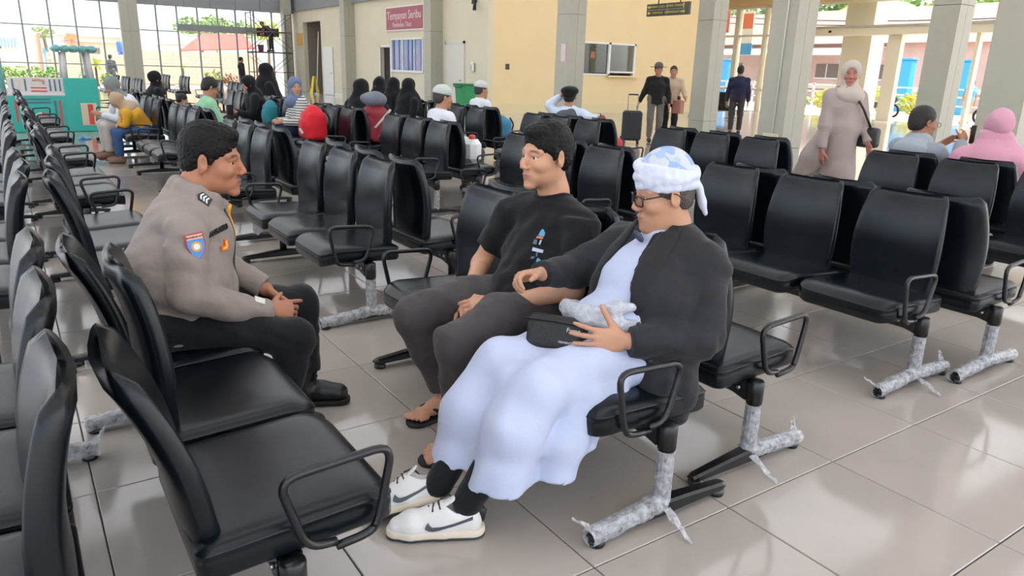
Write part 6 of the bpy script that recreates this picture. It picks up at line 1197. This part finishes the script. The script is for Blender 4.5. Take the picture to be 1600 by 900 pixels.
def person(x, y, az, label, pose='sit', z=0.0, skin='#b07f63', top='#888888', bottom='#333333', head='hair', hcol='#17140f', haz=None, hp=0, lean=0.0, sc=1.0, res=0.013, robe=None, sleeves='long', shoes='#222222', arms=None, topmat=None, legs=None, name='person', face=True, hide_face=False):
    """generic clothed figure; robe = colour of one long garment instead of top and trousers; arms = ((elbow, wrist) left, right) in body coordinates"""
    o = empty(name, (x, y, z), 0, label, 'person'); A = axes(az); base = A_([x, y, z]); F = lambda a, b, c: base+A @ (A_([a, b, c])*sc)
    sit = pose == 'sit'; hz_ = 0.53 if sit else 0.93; top0 = hz_+0.33
    ch = F(-0.03+lean*0.30, 0, hz_+0.27-abs(lean)*0.08); nk = (0.0+lean*0.48-0.02, 0, hz_+0.44-lean*0.16); hd = (nk[0]+0.03+lean*0.10, 0, nk[2]+0.135-lean*0.05)
    hc = F(*hd); AH = axes(az if haz is None else haz, hp); hs = 1.0*sc
    S = SDF(res*0.62, 0.014); T = head_prims(S, hc, AH, hs, 1.02, k=0.014)
    S.chain([hc-AH[:, 2]*0.06*hs-AH[:, 0]*0.02*hs, F(*nk)], [0.055*sc, 0.06*sc], 0.03); shw = 0.18; shz = nk[2]-0.075
    S.cone(F(nk[0], 0, nk[2]-0.03), F(nk[0]-0.01, 0, shz-0.08), 0.07*sc, 0.08*sc, 0.03)
    if arms is None: arms = (((nk[0]+0.08, 0.25, shz-0.25), (nk[0]+0.28, 0.10, hz_+0.10)), ((nk[0]+0.08, -0.25, shz-0.25), (nk[0]+0.28, -0.10, hz_+0.10))) if sit else (((0.0, 0.24, shz-0.27), (0.05, 0.25, shz-0.52)), ((-0.02, -0.24, shz-0.27), (0.02, -0.25, shz-0.52)))
    hands = []
    for s, (el, wr) in zip((1, -1), arms):
        S.chain([F(nk[0], s*shw, shz), F(*el), F(*wr)], [0.048*sc, 0.04*sc, 0.027*sc], 0.02); d = nrm(A_(wr)-A_(el)); hands.append((wr, d))
        hand_prims(S, F(*(A_(wr)+d*0.012)), A @ d, A @ A_([0, -s, -0.4] if sit else [0.0, -s, 0]), A @ A_([0.5, -s*0.3, 0.6]), (0.3, 0.4, 0.3), 0.95*sc, 0.05)
    if legs is None: legs = (((0.43, 0.12, 0.48), (0.42, 0.12, 0.09)), ((0.43, -0.12, 0.48), (0.42, -0.12, 0.09))) if sit else (((0.03, 0.10, 0.50), (-0.02, 0.10, 0.09)), ((0.05, -0.10, 0.50), (0.07, -0.10, 0.09)))
    for s, (kn, an) in zip((1, -1), legs): S.chain([F(0, s*0.09, hz_), F(*kn), F(*an)], [0.07*sc, 0.05*sc, 0.036*sc], 0.02); S.cone(F(an[0], an[1], an[2]-0.04), F(an[0]+0.12, an[1], 0.03), 0.035*sc, 0.028*sc, 0.02)
    S.cone(F(0, 0, hz_), ch, 0.10*sc, 0.10*sc, 0.04)
    b = S.build('body', M_skin, o, 1); paint(b, face_paint(hc, AH, hs, skin, '#a0584f', 1.0, 0.0, fat=1.02))
    if head != 'niqab' and face: eyes(o, T, AH, hs)
    headgear(o, head, T, AH, hs, hcol, res)
    tm_ = topmat or fabric(robe or top); bt = hz_-0.03
    J = SDF(res, 0.04); w0 = 0.145 if not robe else 0.155
    J.cone(F(0, 0, hz_+0.03), ch, w0*sc, 0.15*sc, sq=(A[:, 1], 0.82)); J.cone(ch, F(nk[0]-0.01, 0, shz-0.01), 0.15*sc, 0.10*sc, sq=(A[:, 1], 0.7)); J.chain([F(nk[0], shw, shz), F(nk[0]-0.01, 0, shz+0.03), F(nk[0], -shw, shz)], [0.06*sc, 0.075*sc, 0.06*sc])
    for s, (el, wr) in zip((1, -1), arms):
        sh_ = A_([nk[0], s*shw, shz]); el = A_(el); wr = A_(wr)
        if sleeves == 'short': J.cap(F(*sh_), F(*(sh_*0.3+el*0.7)), 0.068*sc, 0.062*sc, 0.02)
        else: J.cone(F(*sh_), F(*el), 0.066*sc, 0.058*sc); J.cap(F(*el), F(*(el*0.08+wr*0.92)), 0.058*sc, 0.045*sc, 0.02)
    if robe:
        if sit:
            for s, (kn, an) in zip((1, -1), legs): J.chain([F(0, s*0.09, hz_), F(*kn)], [0.12*sc, 0.10*sc]); J.chain([F(*kn), F(an[0], an[1]*1.2, 0.12)], [0.10*sc, 0.12*sc])
            J.chain([F(0.2, 0, hz_-0.02), F(0.42, 0, 0.45), F(0.42, 0, 0.12)], [0.11*sc, 0.1*sc, 0.12*sc])
        else: J.chain([F(0, 0, hz_+0.05), F(0, 0, 0.55), F(0, 0.0, 0.12)], [0.145*sc, 0.17*sc, 0.22*sc], sq=(A[:, 1], 0.9))
        J.plane(F(0, 0, 0.06), (0, 0, -1))
    J.cone(hc-AH[:, 2]*0.06*hs, F(nk[0]+0.01, 0, nk[2]+0.02), 0.058*sc, 0.062*sc, 0.006, '-')
    if not robe: J.cap(F(0, 0, hz_-(0.02 if sit else 0.12)), F(0, 0, hz_+0.08), 0.152*sc, 0.148*sc, 0.02)
    J.noise(0.005, 26, int(abs(x*100+y)) % 97, [(0.4, 0.3, 1), (1, 0, 0.7), (0.2, 1, 0.3)]); J.build('robe' if robe else 'top', tm_, o, 1)
    if not robe:
        Q = SDF(res, 0.035); Q.cone(F(-0.01, 0.08, hz_), F(-0.01, -0.08, hz_), 0.115*sc, 0.115*sc)
        for s, (kn, an) in zip((1, -1), legs): Q.chain([F(0, s*0.09, hz_), F(*kn)], [0.095*sc, 0.072*sc]); Q.cone(F(*kn), F(*(A_(kn)*0.5+A_(an)*0.5)), 0.072*sc, 0.066*sc); Q.cap(F(*(A_(kn)*0.5+A_(an)*0.5)), F(*(A_(an)+A_([0, 0, 0.02]))), 0.066*sc, 0.058*sc, 0.02)
        Q.noise(0.004, 34, 5); Q.build('trousers', fabric(bottom), o, 1)
    for s, (kn, an) in zip((1, -1), legs):
        B = SDF(res*0.8, 0.015); an = A_(an); B.chain([F(an[0]-0.04, an[1], 0.05), F(an[0]+0.04, an[1], 0.05), F(an[0]+0.15, an[1], 0.04)], [0.046*sc, 0.046*sc, 0.04*sc]); B.plane((0, 0, z+0.002), (0, 0, -1)); B.build('shoe', mat('shoe_'+shoes.strip('#'), shoes, 0.6), o, 1)
    return o, F, T, A, AH
BLK = '#15151a'
# facing right on the middle row
g = person(2.17, 10.35, 0, 'man in pale green shirt and glasses looking down, seated facing right', top='#8fbf98', bottom='#3a3a40', hcol='#17140f', hp=-22, lean=0.12)
o, F, T, A, AH = g
for s in (-1, 1): P = [T(0.113, s*(0.033+0.024*math.cos(a)), -0.006+0.018*math.sin(a)) for a in [2*PI*i/12 for i in range(12)]]; r_ = MB().tube(P, 0.003, 5, closed=True).build('glasses_rim', mat('glasses_black', '#15171c', 0.3), o); r_.data.transform(Matrix.Translation(-o.location)); tube_on(o, 'glasses_temple', [T(0.11, s*0.058, 0), T(0.0, s*0.086, 0.006)], 0.003, mat('glasses_black', '#15171c', 0.3), 0.01, 5)
person(2.17, 14.35, 10, 'woman in black veil seated far left beyond the man in green', robe=BLK, head='hijab', hcol=BLK, lean=0.1)
person(2.17, 12.5, -5, 'dark-haired child bending beside the black-veiled woman at far left', top='#1f1f26', bottom='#26262c', sc=0.78, hp=-15, lean=0.25)
person(1.62, 11.75, 180, 'bowed child in yellow jacket, tan headscarf and jeans', top='#d9a02f', bottom='#3f5f8c', head='hijab', hcol='#b39b7d', lean=0.6, hp=-50, sc=0.86, shoes='#8a6a55', arms=(((0.30, 0.2, 0.62), (0.38, 0.02, 0.60)), ((0.30, -0.2, 0.62), (0.38, -0.02, 0.60))))
person(1.60, 12.4, 185, 'person in grey headscarf and white shirt bending forward behind the yellow jacket', top='#d7dae0', bottom='#d3c9c2', head='hijab', hcol='#7d8583', lean=0.45, hp=-25, shoes='#8a6a55')
# centre rows
g = person(3.47, 10.57, 180, 'woman in striped top and blue headscarf looking over her shoulder', topmat=stripe_mat('striped_jersey', '#d9d5cc', '#3a3a42', 9), bottom='#26304a', head='hijab', hcol='#66738f', haz=268, skin='#b98b70', lean=0.05)
person(3.44, 12.6, 180, 'black-veiled woman looking down at a phone, seated facing left', robe=BLK, head='hijab', hcol='#16161c', lean=0.18, hp=-25)
ph = simple('phone', MB().box((2.98, 12.5, 0.68), (0.09, 0.10, 0.16), bev=0.006), M_blk, 'dark phone in the black-veiled woman\'s hand', 'phone')
person(4.05, 14.05, 0, 'tall black niqab figure seated in front of the scaffold', robe=BLK, head='niqab', hcol='#121216', sc=1.13)
person(4.05, 9.75, 20, 'single figure in black niqab in the centre', robe=BLK, head='niqab', hcol='#121216', haz=200)
for k, yy in enumerate((10.93, 11.48, 12.03)): person(5.36, yy, 180, ['black-veiled woman nearest the bin in the row of three', 'middle one of three black-veiled women by the office window', 'black-veiled woman farthest left in the row of three'][k], robe=BLK, head='niqab', hcol='#131318', haz=190+k*12)
o, F, T, A, AH = person(4.05, 7.45, 0, 'old man in patterned white cap, white shirt and red vest', top='#d6d8dd', bottom='#4a4648', head='cap', hcol='#cfd6cf', haz=-8, hp=-4, lean=0.05)
S = SDF(0.013, 0.03); S.cone(F(0.10, 0.06, 0.66), F(0.09, 0.06, 0.86), 0.075, 0.06); S.cone(F(0.10, -0.09, 0.62), F(0.09, -0.09, 0.86), 0.075, 0.06); S.noise(0.004, 30, 3); S.build('vest', fabric('#c02a33'), o, 1)
person(6.12, 9.95, 0, 'man in striped white cap and white shirt near the green bin', top='#dcdfe4', bottom='#4a4648', head='cap', hcol='#d8d8d4', haz=-5)
o, F, T, A, AH = person(6.12, 7.75, 35, 'boy in black cap and grey vest, arm stretched along the seat backs', top='#c9d3e2', bottom='#3a3a40', head='beret', hcol='#141416', haz=40, arms=(((-0.02, 0.28, 0.98), (0.04, 0.12, 1.12)), ((-0.22, -0.34, 0.86), (-0.38, -0.52, 0.88))))
S = SDF(0.013, 0.04); S.cone(F(0, 0, 0.56), F(-0.035, 0, 0.80), 0.158, 0.162, sq=(A[:, 1], 0.82)); S.cone(F(-0.035, 0, 0.8), F(-0.02, 0, 0.88), 0.158, 0.11, sq=(A[:, 1], 0.75)); S.build('vest', fabric('#55585e'), o, 1)
# right
o, F, T, A, AH = person(6.12, 3.16, -12, 'man in grey jacket and glasses filming with a phone, seen from behind', top='#8d949b', bottom='#2c2c30', hcol='#1c1714', haz=-28, hp=-3, arms=(((0.10, 0.24, 0.74), (0.34, 0.08, 0.92)), ((0.12, -0.24, 0.76), (0.36, -0.10, 0.96))), skin='#a87458')
for s in (-1, 1): P = [T(0.113, s*(0.033+0.024*math.cos(a)), -0.006+0.018*math.sin(a)) for a in [2*PI*i/12 for i in range(12)]]; r_ = MB().tube(P, 0.0025, 5, closed=True).build('glasses_rim', M_alu, o); r_.data.transform(Matrix.Translation(-o.location)); tube_on(o, 'glasses_temple', [T(0.11, s*0.058, 0), T(0.0, s*0.086, 0.006)], 0.0025, M_alu, 0.01, 5)
S = SDF(0.012, 0.02); S.cone(F(-0.02, 0, 0.96), F(-0.05, 0, 0.90), 0.085, 0.12, sq=(A[:, 1], 0.7)); S.cone(F(0.0, 0, 1.05), F(0.02, 0, 0.98), 0.058, 0.062, 0.005, '-'); S.build('hood', fabric('#9aa3a8'), o, 1)
po = empty('phone', tuple(F(0.44, -0.12, 1.02)), 0, 'black phone held up by the man in grey jacket', 'phone'); b_ = MB().box((0, 0, 0), (0.010, 0.078, 0.15), bev=0.004).build('case', M_blk, po); b_.rotation_euler = (0, 0, math.radians(-40)); l_ = MB().lathe([(0.009, 0), (0.009, 0.004), (0.004, 0.005)], n=10).build('lens', mat('lens_grey', '#5a6068', 0.2), po); l_.location = (-0.006, 0.018, 0.05); l_.rotation_euler = (0, -PI/2, math.radians(-40))
o, F, T, A, AH = person(6.12, 2.60, 22, 'person in long pink headscarf seen from behind at right', top='#c79aa6', bottom='#4a3a3a', head='hijab', hcol='#c993a4', haz=30, hp=-4)
S = SDF(0.011, 0.04); S.chain([F(-0.02, 0, 1.02), F(-0.04, 0, 0.86), F(-0.05, 0, 0.70)], [0.10, 0.17, 0.21], sq=(A[:, 1], 0.85)); S.chain([F(-0.04, 0.16, 0.84), F(-0.04, -0.16, 0.84)], [0.12, 0.12]); S.noise(0.006, 30, 3, [(1, 0.2, 0.1), (0, 1, 0.1)]); S.build('shawl', fabric('#c98fa0'), o, 1)
tube_on(o, 'scarf_band', [T(-0.10+0.0*a, 0.105*math.cos(a)*1.0, 0.03+0.09*math.sin(a)) if False else T(0.09-0.21*t, 0.105*math.sin(PI*t), 0.02-0.11*t) for t in [i/10 for i in range(11)] for a in [0]], 0.006, fabric('#e0c0c8'), 0.02, 6)
# woman walking in taupe dress
o, F, T, A, AH = person(6.9, 4.35, 250, 'smiling woman in taupe dress and cream headscarf walking past, looking this way', pose='stand', robe='#a3948d', head='hijab', hcol='#b8aca0', haz=215, hp=2, skin='#a8705f', res=0.010, sc=0.975, arms=(((0.06, 0.22, 1.02), (0.20, 0.18, 0.84)), ((0.02, -0.22, 1.0), (0.06, -0.24, 0.76))), legs=(((0.06, 0.10, 0.5), (0.08, 0.10, 0.09)), ((-0.05, -0.10, 0.5), (-0.18, -0.10, 0.10))), shoes='#c9b8a8')
S = SDF(0.012, 0.05); S.chain([F(-0.04, -0.08, 1.0), F(-0.12, -0.20, 0.66), F(-0.16, -0.27, 0.42)], [0.10, 0.12, 0.12]); S.plane(F(0, 0, 0.36), (0, 0, -1)); S.noise(0.007, 26, 4, [(1, 0.2, 0.15), (0.3, 1, 0.1)]); S.build('dress_drape', fabric('#a3948d'), o, 1)
hb = empty('handbag', tuple(F(0.10, 0.24, 0.80)), 0, 'black shoulder bag at the hip of the woman in taupe', 'handbag'); S = SDF(0.009, 0.02); S.box(F(0.12, 0.22, 0.90), (0.13, 0.055, 0.10), axes(265), 0.045); S.noise(0.003, 40, 3); S.build('bag_body', mat('bag_leather', '#2b2a2b', 0.45), hb, 1)
st = MB().tube(smooth_path([F(0.14, 0.24, 0.98), F(0.16, 0.08, 1.20), F(0.10, -0.06, 1.385), F(-0.02, -0.10, 1.38)], 0.06, 4), 0.012, 6).build('strap', mat('bag_leather', '#2b2a2b', 0.45), hb); st.data.transform(Matrix.Translation(-hb.location))
# man walking away, man in hat with companion
person(15.3, 12.6, 38, 'man in navy long-sleeved top walking away between the columns', pose='stand', top='#232740', bottom='#3d3a38', hcol='#14110f', res=0.016, sc=1.03)
person(11.57, 11.68, 232, 'man in grey brimmed hat, black T-shirt and grey trousers walking with the suitcase', pose='stand', top='#1d1b1c', bottom='#6b6660', head='hat', hcol='#55524e', sleeves='long', res=0.015, arms=(((0.0, 0.25, 1.03), (0.08, 0.27, 0.80)), ((-0.02, -0.27, 1.03), (0.0, -0.36, 0.82))), sc=1.0)
person(12.25, 11.9, 225, 'companion in beige top half hidden behind the man in hat', pose='stand', top='#bda58a', bottom='#1c1b1d', hcol='#2a201a', res=0.016, sc=0.98, arms=(((0.1, 0.27, 1.06), (0.30, 0.30, 0.95)), ((0.0, -0.25, 1.03), (0.1, -0.2, 0.9))))
bg_ = empty('paper_bag', (11.98, 11.42, 0.62), 0, 'brown paper bag carried by the companion of the man in hat', 'bag'); MB().box((0, 0, 0.14), (0.12, 0.24, 0.28), bev=0.01).build('bag_body', mat('paper_brown', '#a8755f', 0.8), bg_); MB().tube([(0, -0.06, 0.28), (0, -0.04, 0.36), (0, 0.04, 0.36), (0, 0.06, 0.28)], 0.006, 5).build('handle', mat('paper_brown', '#a8755f', 0.8), bg_)
# far end
person(11.45, 38.55, 178, 'worker in dark overalls bending on the scaffold deck', pose='stand', z=1.93, top='#4a2f38', bottom='#33343a', head='hair', hcol='#2f3648', lean=0.75, hp=-40, res=0.018, sc=0.95, arms=(((0.35, 0.24, 1.1), (0.42, 0.2, 0.92)), ((0.35, -0.24, 1.08), (0.45, -0.2, 0.9))))
person(9.85, 38.3, 10, 'guard in dark uniform standing near the glass doors', pose='stand', top='#23232b', bottom='#1f2027', res=0.018)
person(4.75, 43.4, 60, 'man in dark shirt and cap standing outside the far glass', pose='stand', z=-0.065, top='#4f5358', bottom='#7b8794', head='peak', hcol='#3c3f44', res=0.018)
person(30.0, 13.95, 60, 'man in blue T-shirt and tan shorts on the street', pose='stand', z=-0.065, top='#5f97c9', bottom='#b99a78', sleeves='short', hcol='#17140f', res=0.018)
